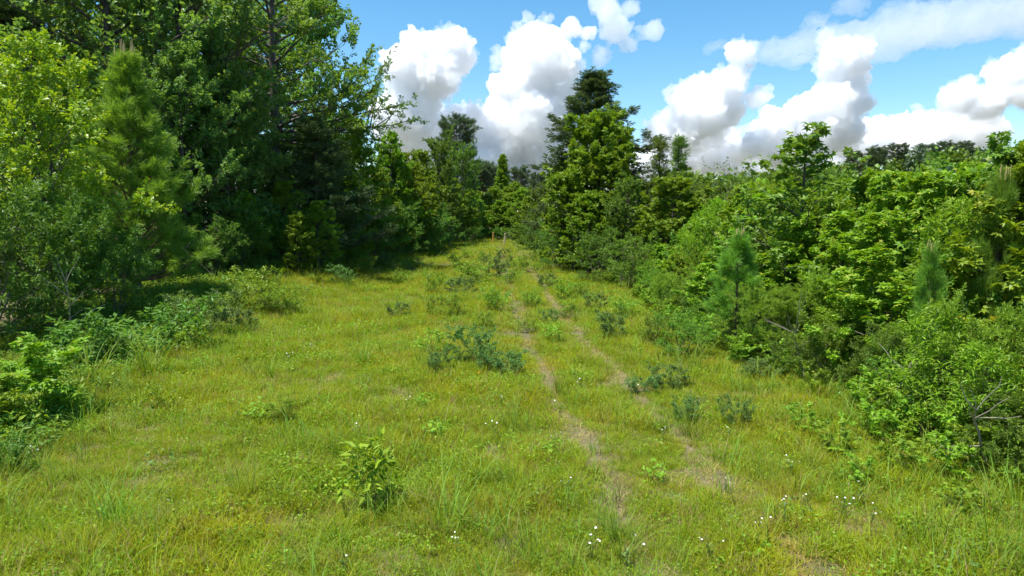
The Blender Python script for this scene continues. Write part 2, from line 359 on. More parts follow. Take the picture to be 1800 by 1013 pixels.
def pine_tree(name, seed, H, R, leaf, nl=.2, nw=.006, per=70, whorl=.5, bpw=5, cb=.1, prof=None, e0=.25, e1=1.0, candle=.25, lat=4, tuft=.3, wood=BARKP, up=.35, azf=None, shoots=8):
    r = np.random.default_rng(seed); paths = []; T0 = []; TD = []; TL = []
    t = np.linspace(0, 1, 10); tp = np.stack([0*t, 0*t, t*H], 1)+np.cumsum(r.normal(0, .012*H/10, (10, 3))*[1, 1, 0], 0)
    paths.append((tp, H*.013*(1-.93*t)+.008)); prof = prof or (lambda u: (1-u)**.75+.04)
    z = cb*H; zs = []
    while z < H*.97: zs.append(z); z += whorl*r.uniform(.8, 1.2)*(1-.35*z/H)
    for z in zs:
        u = (z/H-cb)/(1-cb); c = np.array([np.interp(z, tp[:, 2], tp[:, 0]), np.interp(z, tp[:, 2], tp[:, 1]), z]); ph = r.uniform(0, 6.28)
        for b in range(bpw):
            a = ph+b*2*PI/bpw+r.normal(0, .25); L = R*prof(u)*r.uniform(.7, 1.15)
            if azf: L *= azf(a, u)
            e = e0+(e1-e0)*u+r.normal(0, .1); d = np.array([math.cos(a)*math.cos(e), math.sin(a)*math.cos(e), math.sin(e)])
            q = np.linspace(0, 1, 5)[:, None]; bp = c+d*L*q+np.array([0, 0, 1])*up*L*q*q
            paths.append((bp, max(.02*L, .006)*(1-.75*q[:, 0])))
            td = nrm(bp[-1]-bp[-2]); T0.append(bp[-1]-td*tuft*.6); TD.append(nrm(td+[0, 0, .5])); TL.append(tuft)
            for j in range(int(lat*L/R+1)):
                s_ = r.uniform(.3, .95); sp = c+d*L*s_+np.array([0, 0, 1])*up*L*s_*s_
                w = nrm(np.cross(d, [0, 0, 1]))*r.choice([-1, 1]); sd = nrm(d+w*r.uniform(.5, 1.2)+[0, 0, .45+r.normal(0, .2)])
                L2 = L*.35*(1.1-s_)+tuft*.6; paths.append((np.stack([sp, sp+sd*L2]), np.array([.008, .004])*H/6))
                for s2 in (.5, 1):
                    T0.append(sp+sd*(L2*s2-tuft*.5)); TD.append(nrm(sd+r.normal(0, .15, 3))); TL.append(tuft)
    T0.append(tp[-1]-[0, 0, tuft]); TD.append(np.array([0, 0, 1.])); TL.append(tuft*1.6)
    T0.append(tp[-1]-[0, 0, tuft*2.4]); TD.append(np.array([0, 0, 1.])); TL.append(tuft*1.6)
    T0, TD, TL = map(np.array, (T0, TD, TL)); N = len(T0); rep = np.repeat(np.arange(N), per); s = r.uniform(0, 1, N*per)
    P = T0[rep]+TD[rep]*(TL[rep]*s)[:, None]; side = nrm(np.cross(TD[rep], nrm(r.normal(size=(N*per, 3)))))
    D = TD[rep]*(.55+.6*s[:, None])+side*.8-np.array([0, 0, .12])
    V, Qd, k = instance_leaves(T_NEED, P, D, nrm(r.normal(size=(N*per, 3))), nl*r.uniform(.7, 1.15, N*per), wx=np.full(N*per, nw))
    v = np.clip(r.uniform(0, .7, N*per)+s*.28, 0, 1)
    parts = [('trunk', None), ('crown', quads_to_faces(V, Qd, LM[leaf], 'crown', np.repeat(v, k)))]
    wv, wq = tubes(paths, 5); parts[0] = ('trunk', mesh_np('trunk', wv, wq, wood))
    if candle:                                          # pale upright shoots at the top of each leader
        up_ = [i for i in np.argsort(-T0[:, 2]) if TD[i, 2] > .7][:shoots]
        for i in up_:
            b = T0[i]+TD[i]*TL[i]*.8; L = candle*r.uniform(.75, 1.2)
            cv, cq = tubes([(np.stack([b, b+[0, 0, L*.5]+r.normal(0, .012, 3), b+[0, 0, L]]), np.array([.032, .026, .01]))], 5); parts.append(('shoot', mesh_np('shoot', cv, cq, CANDLE)))
    return Proto(name, 'pine tree', H, parts)
M_ = NT('pale_pine_shoot'); b_ = M_.n('BsdfPrincipled'); M_.set(b_, Base_Color=(.38, .3, .12, 1), Roughness=.8); M_.l(b_.outputs[0], M_.out.inputs[0]); CANDLE = M_.m

def cedar_tree(name, seed, H, R, leaf, cb=.08, nprim=60, prof=None, ang=(-.05, .75), nsec=7, per=26, tw=.5, sz=.16, azf=None, curve=.22):
    return broad(name, 'cedar tree', seed, H, R, leaf, sz, T_LONG, per, cb=cb, prof=prof or (lambda u: (1-u)**.85+.05), nprim=nprim, ang=ang, nsec=nsec, tw=tw, wood=BARK, flat=.4, droop=-.15, jit=.9, tipv=.3, ntw=4, curve=curve, az=azf, lenj=(.5, 1.3))

COUNT = [0]
def put(pr, x, y, label, group=None, rot=None, sc=1., sw=None, z=None, cat=None, tilt=(0, 0)):
    """a copy of a kind of plant, standing on the ground at (x, y)"""
    COUNT[0] += 1; rr = np.random.default_rng(900+COUNT[0])
    e = bpy.data.objects.new(pr.name, None); COL.objects.link(e); e.empty_display_size = .2
    e.location = (x, y, (float(gz(x, y)) if z is None else z)-.03); e.rotation_euler = (tilt[0], tilt[1], rr.uniform(0, 6.28) if rot is None else rot)
    sw = sw or sc; e.scale = (sw, sw, sc); tag(e, label, cat or pr.cat, group)
    for nm, me in pr.parts:
        o = bpy.data.objects.new(nm, me); o.parent = e; COL.objects.link(o)
    return e
def at(pr, px, y, top, label, group=None, w=1., **kw):
    """stands below pixel column px at distance y, as tall as pixel row top asks"""
    x, y, z = spot(px, y); h = ray(px, top, y)[1]-z; sc = h/pr.H
    return put(pr, x, y, label, group, sc=sc, sw=sc*w, **kw)
# ------------------------------------------------------------------ grass: countless blades, scattered as stuff
def grass_mat(name, lo, hi, dry, dryness, trans=.35):
    M = NT(name); v = M.attr('v'); p = M.pos()
    c = M.mix(v, lo, hi)
    big = M.noise(.5, 4, p, .6); c = M.mix(M.math('MULTIPLY', M.rng(big, .45, .68), .55), c, tuple(np.array(hi)*[1.25, .98, .8]))
    oi = M.n('ObjectInfo').outputs['Random']
    h = M.n('HueSaturation'); M.set(h, Hue=M.math('MULTIPLY_ADD', oi, .05, .475), Value=M.math('MULTIPLY_ADD', oi, .4, .8), Color=c)
    ds = M.math('ADD', M.rng(M.noise(1.7, 4, p, .65), .5, .7, 0, dryness), M.math('MULTIPLY', v, dryness*.35))
    c = M.mix(M.math('GREATER_THAN', M.math('ADD', ds, M.attr('w')), 1.), h.outputs[0], dry)
    b = M.n('BsdfPrincipled'); M.set(b, Base_Color=c, Roughness=.6, Specular_IOR_Level=.12)
    t = M.n('BsdfTranslucent'); M.l(M.mix(1, c, (1.3, 1.2, .5), 'MULTIPLY'), t.inputs[0])
    mx = M.n('MixShader'); mx.inputs[0].default_value = trans
    M.l(b.outputs[0], mx.inputs[1]); M.l(t.outputs[0], mx.inputs[2]); M.l(mx.outputs[0], M.out.inputs[0]); return M.m
GM = dict(sward=grass_mat('short_grass', (.155, .235, .01), (.3, .36, .014), (.3, .22, .1), .3),
          tall=grass_mat('tall_grass', (.12, .22, .022), (.21, .32, .045), (.33, .27, .13), .12),
          straw=grass_mat('dry_grass', (.33, .26, .09), (.48, .4, .16), (.2, .13, .08), .4, .2))
def tuft(name, seed, n, rad_, h, w, mat, bend=.6, lean=.5, seg=3, upright=1.):
    """a tuft of curved tapering blades"""
    r = np.random.default_rng(seed); a = r.uniform(0, 6.28, n); rr = rad_*np.sqrt(r.uniform(0, 1, n))
    B = np.stack([rr*np.cos(a), rr*np.sin(a), 0*a-.01], 1); az = a+r.normal(0, 1.0, n); hh = h*r.uniform(.4, 1.15, n)
    dirh = np.stack([np.cos(az), np.sin(az), 0*az], 1); l0 = np.abs(r.normal(0, lean, n)); bd = bend*r.uniform(.3, 1.4, n)
    side = np.stack([-np.sin(az), np.cos(az), 0*az], 1); tw = r.normal(0, .6, n); side = side*np.cos(tw)[:, None]+np.array([0, 0, 1])*np.sin(tw)[:, None]*.4
    s = np.linspace(0, 1, seg+1); V = np.zeros((n, seg+1, 2, 3))
    for k, q in enumerate(s):
        th = l0+bd*q; c = B+dirh*(hh*q*np.sin(th*.75+.0))[:, None]+np.array([0, 0, 1])*(hh*q*np.cos(np.minimum(th*.75, 1.75))*upright)[:, None]
        ww = w*(1-.88*q**1.5)*r.uniform(.7, 1.2, n) if k == 0 else w*(1-.88*q**1.5)
        V[:, k, 0] = c-side*(np.broadcast_to(ww, n)/2)[:, None]; V[:, k, 1] = c+side*(np.broadcast_to(ww, n)/2)[:, None]
    base = np.arange(n)[:, None]*(seg+1)*2; Qs = []
    for k in range(seg): Qs.append(np.stack([base[:, 0]+2*k, base[:, 0]+2*k+1, base[:, 0]+2*k+3, base[:, 0]+2*k+2], 1))
    v = r.uniform(0, 1, n); u = r.uniform(0, 1, n)
    return mesh_np(name, V.reshape(-1, 3), np.concatenate(Qs), mat, {'v': np.tile(v, seg), 'w': np.tile(u, seg)}, smooth=True)
def forb(name, seed, n, rad_, h, size, leaf, T):
    r = np.random.default_rng(seed); a = r.uniform(0, 6.28, n); rr = rad_*np.sqrt(r.uniform(0, 1, n))
    P = np.stack([rr*np.cos(a), rr*np.sin(a), h*r.uniform(.2, 1, n)*(1-.5*(rr/rad_)**2)], 1)
    D = np.stack([np.cos(a), np.sin(a), 0*a], 1)+r.normal(0, .6, (n, 3)); V, Qd, k = instance_leaves(T, P, D, np.array([0, 0, 1])+r.normal(0, .45, (n, 3)), size*r.uniform(.5, 1.2, n))
    return quads_to_faces(V, Qd, LM[leaf], name, np.repeat(r.uniform(0, 1, n), k))

def scatter(name, meshes, pts, rotz, scl, pick, tiltx=None):
    """one stuff object: a cloud of points that carries a copy of one of the meshes at each point"""
    cname = name+'_kinds'; sc = bpy.data.collections.new(cname)
    for i, me in enumerate(meshes): sc.objects.link(bpy.data.objects.new('%s_%s' % (name, 'abcdefghij'[i]), me))
    me = bpy.data.meshes.new(name); me.vertices.add(len(pts)); me.vertices.foreach_set('co', np.ascontiguousarray(pts, np.float32).ravel())
    a = me.attributes.new('scl', 'FLOAT', 'POINT'); a.data.foreach_set('value', np.ascontiguousarray(scl, np.float32))
    a = me.attributes.new('pick', 'INT', 'POINT'); a.data.foreach_set('value', np.ascontiguousarray(pick, np.int32))
    rv = np.zeros((len(pts), 3), np.float32); rv[:, 2] = rotz
    if tiltx is not None: rv[:, 0] = tiltx
    a = me.attributes.new('rot', 'FLOAT_VECTOR', 'POINT'); a.data.foreach_set('vector', rv.ravel())
    ob = link(name, me); ob['kind'] = 'stuff'
    ng = bpy.data.node_groups.new(name, 'GeometryNodeTree')
    ng.interface.new_socket('Geometry', in_out='INPUT', socket_type='NodeSocketGeometry'); ng.interface.new_socket('Geometry', in_out='OUTPUT', socket_type='NodeSocketGeometry')
    N = ng.nodes.new; gi = N('NodeGroupInput'); go = N('NodeGroupOutput'); ci = N('GeometryNodeCollectionInfo'); ip = N('GeometryNodeInstanceOnPoints')
    ci.inputs['Collection'].default_value = sc; ci.inputs['Separate Children'].default_value = True; ci.inputs['Reset Children'].default_value = True
    ip.inputs['Pick Instance'].default_value = True
    def na(nm, ty):
        q = N('GeometryNodeInputNamedAttribute'); q.data_type = ty; q.inputs['Name'].default_value = nm; return q.outputs['Attribute']
    L = ng.links.new
    L(gi.outputs[0], ip.inputs['Points']); L(ci.outputs[0], ip.inputs['Instance']); L(na('scl', 'FLOAT'), ip.inputs['Scale']); L(na('pick', 'INT'), ip.inputs['Instance Index'])
    L(na('rot', 'FLOAT_VECTOR'), ip.inputs['Rotation']); L(ip.outputs[0], go.inputs[0])
    ob.modifiers.new('scatter', 'NODES').node_group = ng; return ob

gr = np.random.default_rng(5)
def rut(x, y, wd=1.):                                          # 1 in the middle of a worn wheel rut
    d = x-trackx(y)+.06*np.sin(y*1.1); return np.maximum(np.exp(-((d+.8)/.2/wd)**2), np.exp(-((d-.8)/.18/wd)**2))*(.7+.3*sstep(-.5, .3, vnoise(x, y, 1.3, 21)))*(.5+.5*sstep(7, 16, y))
def vnoise(x, y, s, seed):
    r = np.random.default_rng(seed); o = 0
    for i in range(5):
        k = r.normal(size=2)*s*(1+.7*i); o = o+np.sin(x*k[0]+y*k[1]+r.uniform(0, 6.28))/(1+.3*i)
    return o/2.2
def points(n, y0, y1, xl, xr):
    y = y0+(y1-y0)*gr.uniform(0, 1, n); x = xl(y)+(xr(y)-xl(y))*gr.uniform(0, 1, n); return x, y
XL = lambda y: np.maximum(-.78*y-4, -13.5-.06*y); XR = lambda y: np.minimum(0.78*y+4, 8.5+.0*y)
sw = [tuft('sward', i, 52, .16, .13, .0075, GM['sward'], .9, .65, 2) for i in range(4)]+[tuft('sward', 10+i, 30, .15, .24, .008, GM['sward'], .8, .35, 3) for i in range(2)]
fb = [forb('forb', 20+i, 60, .17, .12, (.04, .032, .055)[i], 'lime', (T_QUAD, T_QUAD, T_LONG)[i]) for i in range(3)]
P = []
for n, y0, y1, s0 in ((32000, 2.5, 11, 1.), (24000, 11, 20, 1.25), (17000, 20, 40, 1.7), (9000, 40, 95, 2.4)):
    x, y = points(n, y0, y1, XL, XR); keep = gr.uniform(0, 1, n) > rut(x, y)*.66*sstep(90, 30, y)+.6*sstep(.25, 1., vnoise(x, y, .9, 3))*sstep(40, 12, y)+.7*sstep(.5, .9, vnoise(x, y, 2.0, 51))*sstep(30, 10, y)
    hv = (.72+.5*sstep(-.7, .8, vnoise(x, y, .8, 37)))*(1-.5*rut(x, y, 2.)); P.append(np.stack([x, y, gz(x, y), s0*gr.uniform(.7, 1.25, n)*hv*(1-.5*rut(x, y))], 1)[keep])
P = np.concatenate(P); n = len(P)
pk = np.where(gr.uniform(0, 1, n) < .1+.25*sstep(0, .8, vnoise(P[:, 0], P[:, 1], .5, 4)), gr.integers(6, 9, n), np.where(gr.uniform(0, 1, n) < .2, gr.integers(4, 6, n), gr.integers(0, 4, n)))
scatter('grass', sw+fb, P[:, :3], gr.uniform(0, 6.28, n), P[:, 3], pk, gr.normal(0, .12, n))
# taller blades between the ruts and along both edges
tl = [tuft('blade', 40+i, 11, .1, .62, .014, GM['tall'], .9, .28, 5) for i in range(3)]+[tuft('blade', 50+i, 22, .12, .36, .008, GM['sward'], 1., .3, 4) for i in range(2)]
P = []
for n, y0, y1, s0 in ((7000, 2.5, 14, .85), (4600, 14, 30, 1.), (2200, 30, 80, 1.4)):
    x, y = points(n, y0, y1, XL, XR); edge = sstep(-4.5, -8, x+.05*y)+sstep(3.2, 5.5, x)
    keep = gr.uniform(0, 1, n) < np.clip(.07+.85*sstep(.0, .9, vnoise(x, y, .7, 8))+.6*edge+.8*np.exp(-((x+.3)/1.3)**2-((y-7.5)/2.2)**2), 0, 1)*(1-rut(x, y))
    P.append(np.stack([x, y, gz(x, y), s0*gr.uniform(.5, 1.2, n)*(1+.25*edge)], 1)[keep])
P = np.concatenate(P); n = len(P)
scatter('tall_grass', tl, P[:, :3], gr.uniform(0, 6.28, n), P[:, 3], gr.integers(0, 5, n))
# dead stalks lying in the ruts and in patches
st = [tuft('stalk', 60+i, 30, .18, .16, .006, GM['straw'], .8, 1.1, 2) for i in range(3)]
P = []
for n, y0, y1, s0 in ((17000, 2.5, 18, .9), (14000, 18, 60, 1.3)):
    x, y = points(n, y0, y1, XL, XR); keep = gr.uniform(0, 1, n) < rut(x, y)*.5+.35*sstep(.3, 1., vnoise(x, y, .9, 3))+.06+.4*sstep(.45, 1.1, vnoise(x, y, 1.9, 51))+.5*sstep(-6, -8, x+.02*y)*.5
    P.append(np.stack([x, y, gz(x, y), s0*gr.uniform(.6, 1.2, n)], 1)[keep])
P = np.concatenate(P); n = len(P)
scatter('dry_grass', st, P[:, :3], gr.uniform(0, 6.28, n), P[:, 3], gr.integers(0, 3, n))
# ------------------------------------------------------------------ kinds of plants
full = lambda u: (1-u)**.6*(.45+.55*min(1, u*4))+.1
point = lambda u: (1-u)**.8*(.6+.4*min(1, u*4))+.09
dome = lambda u: math.sqrt(max(0, 1-(u*1.9-.9)**2 if u > .47 else 1-(.47-u)*.9))+.06
SG = [broad('sweetgum_sapling', 'sapling', 100+i, 5, 1.45, 'sweetgum', .185, T_STAR, 9, cb=.06, nprim=30, ang=(.15, 1.0), nsec=5, tw=.28, flat=1.2, droop=.35, jit=.5, prof=point, tipv=.45) for i in range(4)]
SGT = broad('sweetgum_tree', 'tree', 130, 9, 2.4, 'bright', .24, T_STAR, 15, cb=.08, nprim=40, ang=(.1, 1.0), nsec=7, tw=.6, flat=1., droop=.35, prof=full, lenj=(.55, 1.35), jit=.65)
SGO = broad('sweetgum_sapling', 'sapling', 131, 6, 2.3, 'shrub', .2, T_STAR, 5, cb=.08, nprim=34, ang=(.3, .9), nsec=5, tw=.3, ntw=3, flat=1., droop=.55, prof=lambda u: (1-u)**1.05+.1, tipv=.3, lenj=(.5, 1.3))
SH = [broad('leafy_bush', 'bush', 140+i, 2.5, 1.35, 'shrub', .11, T_OVAL, 14, cb=.03, nprim=34, ang=(.2, 1.2), nsec=5, tw=.22, stems=5, spread=.35, prof=dome, crown='foliage', trunk='stems', wood=BARKL, jit=.6) for i in range(3)]
SHD = [broad('leafy_bush', 'bush', 145+i, 4, 2.1, 'vine', .15, T_OVAL, 12, cb=.03, nprim=44, ang=(.1, 1.2), nsec=6, tw=.32, stems=5, spread=.3, prof=dome, crown='foliage', trunk='stems', wood=BARKL, jit=.6, ntw=5) for i in range(2)]
OL = [broad('wax_myrtle_bush', 'bush', 150+i, 2.2, 1.2, 'olive', .1, T_LONG, 26, cb=.03, nprim=34, ang=(.3, 1.2), nsec=5, tw=.22, stems=6, spread=.4, prof=dome, crown='foliage', trunk='stems', wood=TWIG, jit=.7) for i in range(2)]
FE = [broad('feathery_bush', 'bush', 160+i, 2.2, 1.0, 'feathery', .075, T_LONG, 34, cb=.1, nprim=44, ang=(.7, 1.3), nsec=4, tw=.3, stems=10, spread=.5, prof=dome, crown='foliage', trunk='stems', wood=TWIG, jit=.8, droop=-.3) for i in range(2)]
CH = [broad('long_leaved_sapling', 'sapling', 172+i, 3, 1.1, 'sweetgum', .17, T_LONG, 8, cb=.1, nprim=30, ang=(.3, 1.1), nsec=4, tw=.3, stems=3, spread=.3, prof=full, droop=.3, jit=.5, tipv=.4, trunk='stems', wood=TWIG) for i in range(2)]
GO = broad('golden_bush', 'sapling', 170, 8.5, 3.0, 'golden', .2, T_LOBE, 12, cb=.1, nprim=50, ang=(.15, 1.1), nsec=7, tw=.42, ntw=5, stems=2, spread=.12, prof=full, droop=.05, jit=.5, tipv=.5)
BR = [broad('leafy_tree', 'tree', 180+i, 10, 2.9, 'bright', .17, T_BLOB, 18, cb=.06, nprim=46, ang=(.1, 1.15), nsec=7, tw=.5, ntw=5, prof=full, jit=.7) for i in range(3)]
OKT = [broad('oak_tree', 'oak tree', 190+i, 20, 6.2, ('darkoak', 'oak', 'oak')[i], .21, T_LOBE if i == 1 else T_BLOB, 19, cb=(.12, .16, .2)[i], nprim=46, ang=(.0, 1.1), nsec=8, tw=.9, ntw=5, prof=lambda u: (1-u)**.5*(.6+.4*min(1, u*3))+.06, jit=.7, curve=.1) for i in range(3)]
OKL = [broad('young_oak_tree', 'oak tree', 195+i, 12, 4.2, ('darkoak', 'oak')[i], .2, T_LOBE, 21, cb=.02, nprim=52, ang=(-.05, 1.1), nsec=8, tw=.6, ntw=5, prof=lambda u: (1-u)**.55*(.75+.25*min(1, u*4))+.06, jit=.7, curve=.1) for i in range(2)]
OLT = [broad('olive_tree', 'tree', 200+i, 12, 3.6, 'olive', .17, T_BLOB, 20, cb=.14, nprim=40, ang=(.1, 1.1), nsec=7, tw=.6, ntw=5, prof=dome, jit=.7) for i in range(2)]
def heroaz(a, u):
    c = math.cos(a); return 1.+.35*max(0, c)*(1-u)-.25*max(0, -c)-(.3*max(0, c) if u < .3 else 0)
HERO = broad('oak_tree', 'oak tree', 211, 23, 5.9, 'oak', .2, T_LOBE, 24, cb=.3, nprim=36, ang=(.02, 1.15), nsec=8, tw=.8, ntw=4, tr=.36, prof=lambda u: (1-u)**.45*(.75+.25*min(1, u*3))+.05, jit=.7, curve=.12, az=heroaz, wob=.05, extra=((.345, -.1, -.02, 7.4), (.36, .22, .02, 6.3), (.32, -.32, -.04, 6.2), (.38, .0, .06, 5.6)))
CEDH = cedar_tree('cedar_tree', 220, 13, 3.6, 'cedar', prof=lambda u: min(.4, (1-u)**1.1*1.0+.012), nprim=74, per=46, tw=.55, sz=.2)
CED = [cedar_tree('cedar_tree', 221+i, 7, 1.6, 'cedar', nprim=60, per=40, tw=.35, sz=.15, ang=(.2, 1.0)) for i in range(2)]
SPK = cedar_tree('cedar_tree', 225, 7, 1.15, 'olive', nprim=40, per=18, tw=.35, sz=.14, ang=(.5, 1.25), curve=.4)
PNH = pine_tree('pine_tree', 230, 9, 2.3, 'youngpine', nl=.3, nw=.013, per=64, whorl=.55, bpw=6, cb=.08, lat=5, tuft=.34, candle=.6, shoots=16, prof=lambda u: (1-u)**.9*1.0+.1)
PNY = [pine_tree('pine_sapling', 232+i, 4, .95, 'pine', nl=.22, nw=.007, per=90, whorl=.42, bpw=4, cb=.25, lat=3, tuft=.3, candle=.25, e0=.5, e1=1.2) for i in range(2)]
PNF = [pine_tree('tall_pine', 236+i, 18, 2.6, 'farpine', nl=.4, nw=.05, per=26, whorl=.7, bpw=5, cb=(.6, .5, .68)[i], lat=5, tuft=.6, candle=0, e0=.0, e1=.8, prof=lambda u: math.sqrt(max(.02, 1-(u*1.7-.75)**2)), wood=BARKP) for i in range(3)]
TUL = broad('narrow_leafy_tree', 'tree', 240, 16, 2.2, 'bright', .3, T_BLOB, 20, cb=.1, nprim=46, ang=(.5, 1.2), nsec=5, tw=.7, prof=full, jit=.7)
BARE = broad('leaning_tree', 'tree', 245, 6.5, 2.0, 'olive', .14, T_QUAD, 6, cb=.45, nprim=16, ang=(.2, .9), nsec=4, tw=.4, ntw=3, tr=.07, wood=BARKL, prof=dome)
# low plants of the field
LOWD = [broad('low_bush', 'low plant', 250+i, .75, .55, 'bluegreen', .06, T_OVAL, 15, cb=.05, nprim=22, ang=(.4, 1.2), nsec=4, tw=.1, stems=6, spread=.45, prof=dome, crown='foliage', trunk='stems', wood=BARKL, tr=.008, jit=.7) for i in range(3)]
LOWB = [broad('low_bush', 'low plant', 255+i, .8, .5, 'bright', .08, T_OVAL, 7, cb=.05, nprim=20, ang=(.5, 1.2), nsec=3, tw=.12, stems=5, spread=.45, prof=dome, crown='foliage', trunk='stems', wood=BARKL, tr=.008, jit=.6) for i in range(2)]
LIME = [broad('seedling', 'seedling', 260+i, .6, .32, 'lime', .12, T_OVAL, 5, cb=.2, nprim=8, ang=(.3, 1.0), nsec=2, tw=.1, ntw=2, stems=2, spread=.3, prof=dome, crown='foliage', trunk='stems', tr=.007, droop=.2) for i in range(2)]
SGS = [broad('sweetgum_seedling', 'seedling', 265+i, .9, .5, 'lime', .13, T_STAR, 4, cb=.15, nprim=10, ang=(.2, 1.0), nsec=2, tw=.12, ntw=2, stems=2, spread=.3, prof=dome, crown='foliage', trunk='stems', tr=.008, droop=.4, flat=1.3) for i in range(2)]
SGB = broad('sweetgum_seedling', 'seedling', 268, 1.6, .7, 'sweetgum', .15, T_STAR, 6, cb=.05, nprim=18, ang=(.2, 1.0), nsec=3, tw=.16, ntw=3, stems=3, spread=.3, prof=dome, crown='foliage', trunk='stems', tr=.01, droop=.4, flat=1.3)
POKE = broad('pokeweed_plant', 'plant', 270, 1.0, .42, 'poke', .2, T_OVAL, 4, cb=.12, nprim=13, ang=(.3, 1.1), nsec=2, tw=.12, ntw=2, stems=3, spread=.3, prof=lambda u: .9-.35*u, crown='foliage', trunk='stems', tr=.014, droop=.3, jit=.35, flat=1.4)
BIGL = [broad('broadleaf_weed', 'plant', 272+i, 1.1, .6, 'vine', .17, T_OVAL, 5, cb=.1, nprim=14, ang=(.3, 1.1), nsec=3, tw=.14, ntw=3, stems=4, spread=.4, prof=dome, crown='foliage', trunk='stems', tr=.012, droop=.25) for i in range(2)]
TUS = [Proto('grass_tussock', 'grass tussock', .7, [('blades', tuft('blades', 280+i, 46, .13, .75, .012, GM['tall'], .75, .28, 5))]) for i in range(2)]

# ------------------------------------------------------------------ left wood: the row along the track, then the trees behind it
at(GO, 85, 21, 62, 'golden-green leafy sapling at the left edge in front of the young pine', w=.95, rot=.4)
at(PNH, 243, 25, 92, 'bushy young pine with pale upright shoots, left of the dark oak', rot=1.2, w=1.15)
at(SHD[0], -25, 17.5, 235, 'vine-covered bush at the left edge under the golden-green sapling', w=1.0)
at(SHD[1], 200, 20.5, 400, 'low broad-leaved bush at the foot of the young pine', w=1.1)
at(SHD[1], 90, 19.5, 330, 'shady green bush at the foot of the golden-green sapling', w=.95)
at(HERO, 490, 43, -270, 'tall oak with a dark visible trunk and a long limb reaching over the track', rot=0, w=1.12)
put(OKT[0], *spot(335, 36)[:2], 'dense dark oak between the young pine and the tall oak', sc=1.05, rot=.5)
put(OKT[0], *spot(215, 34)[:2], 'dark oak rising straight behind the young pine', sc=1.0, rot=2.4)
at(CEDH, 20, 32, -60, 'dark cedar in the top left corner behind the golden-green sapling', w=1.3)
put(OKT[1], *spot(90, 37)[:2], 'green oak behind the cedar in the top left corner', sc=1.0)
at(CED[0], 560, 39, 205, 'dark cedar under the long limb of the tall oak', w=1.7)
for i, (px, y) in enumerate(((-80, 44), (150, 52), (280, 50), (400, 50), (500, 56), (20, 58), (330, 64), (440, 68), (560, 74), (200, 70), (-60, 70))):
    put(OKT[(1, 0, 2, 1, 0, 2, 0, 1, 2, 0, 1)[i]], *spot(px, y)[:2], 'oak in the deep shade behind the front row of the left wood', 'oaks behind the front row on the left', sc=1.0+.1*(i % 3))
for i, (px, y, top, lab) in enumerate(((420, 32.5, 362, 'shaded green bush below the trunk of the tall oak'), (372, 30, 375, 'leafy bush right of the young pine'), (482, 35, 365, 'wide green bush in the shade behind the tall oak'),
        (545, 38, 362, 'green bush at the wood edge beside the dark cedar'), (600, 41, 345, 'rounded bush right of the lower dark cedar'))):
    at(SHD[i % 2], px, y, top, lab, w=1.1)
for i, (px, y, top, lab) in enumerate(((330, 31.5, 70, 'dense young oak beside the young pine, leafing down to the ground'), (405, 35, 110, 'dark young oak left of the visible oak trunk'), (270, 30, 210, 'shaded young oak half hidden behind the young pine'),
        (455, 38, 262, 'young oak hiding the foot of the tall oak'), (530, 40, 285, 'low young oak under the dark cedar'), (585, 44, 235, 'young oak between the dark cedar and the bright leafy tree'), (175, 29, 180, 'young oak behind the golden-green sapling'), (-20, 27, 120, 'young oak at the left edge behind the vine-covered bush'), (375, 37, 40, 'taller young oak in the dark mass left of the tall oak'))):
    at(OKL[(0, 0, 1, 1, 1, 0, 0, 1, 0)[i]], px, y, top, lab, w=1.0)
for i, (px, y, top) in enumerate(((290, 40, 150), (425, 46, 175), (540, 49, 215), (600, 53, 205), (150, 36, 200))):
    at(OKT[(0, 2, 1, 0, 2)[i % 5]], px, y, top, 'shaded slender oak filling the left wood behind the young oaks', 'slender oaks in the left wood', w=1.15)
for px, y, top, lab, k in ((560, 35.5, 352, 'bright-leaved low tree at the wood edge below the dark cedar', 0), (525, 34, 372, 'bright-leaved low tree at the wood edge left of the dark cedar', 2), (500, 36.5, 318, 'bright-leaved tree at the foot of the tall oak', 0), (610, 42, 300, 'bright-leaved tree right of the dark cedar foot', 1), (430, 33.5, 335, 'bright-leaved tree right of the young pine foot', 2)):
    at(BR[k], px, y, top, lab, w=1.25, rot=k*2.)  # added with the brighter leaf colour to lighten the dark wood edge
for i, (px, y, top) in enumerate(((700, 57, 268), (728, 63, 285), (765, 73, 300), (797, 79, 312), (826, 88, 332), (680, 52, 330), (715, 60, 335))):
    at(BR[i % 3], px, y, top, 'bright leafy tree in the row that steps down along the far left edge', 'bright trees along the far left edge', w=1.35, rot=i*1.3)
at(BR[0], 628, 47, 205, 'bright leafy tree right of the dark cedar under the oak limb', w=.95)
at(BR[1], 690, 55, 232, 'bright leafy tree under the tip of the oak limb', w=1.)
at(BR[2], 660, 50, 290, 'shorter bright tree at the wood edge below the oak limb', w=1.1)
at(SHD[0], 655, 47, 345, 'dark round bush at the wood edge left of the track', w=1.2)
at(SHD[1], 705, 53, 350, 'blue-green bush where the left wood meets the shaded grass', w=1.15)
at(BR[0], 742, 66, 262, 'bright tree left of the round-topped pine', w=1., rot=2)
at(OLT[0], 775, 72, 225, 'olive-green oak below the round-topped pine', w=.9)
at(OLT[1], 815, 80, 248, 'olive-green tree right below the round-topped pine', w=.85)
at(PNF[1], 806, 92, 200, 'round-topped tall pine standing above the left wood', w=1.25)
at(BR[2], 738, 60, 320, 'low bright tree at the bend of the left wood edge', w=1.2, rot=1)
at(SHD[0], 768, 64, 355, 'pale green bush along the far left edge of the track', w=1.2)
at(SHD[1], 745, 58, 372, 'small round bush on the left side of the far grass', w=1.3)
at(OLT[0], 790, 70, 330, 'short olive tree at the far left edge of the track', w=1.1, rot=3)
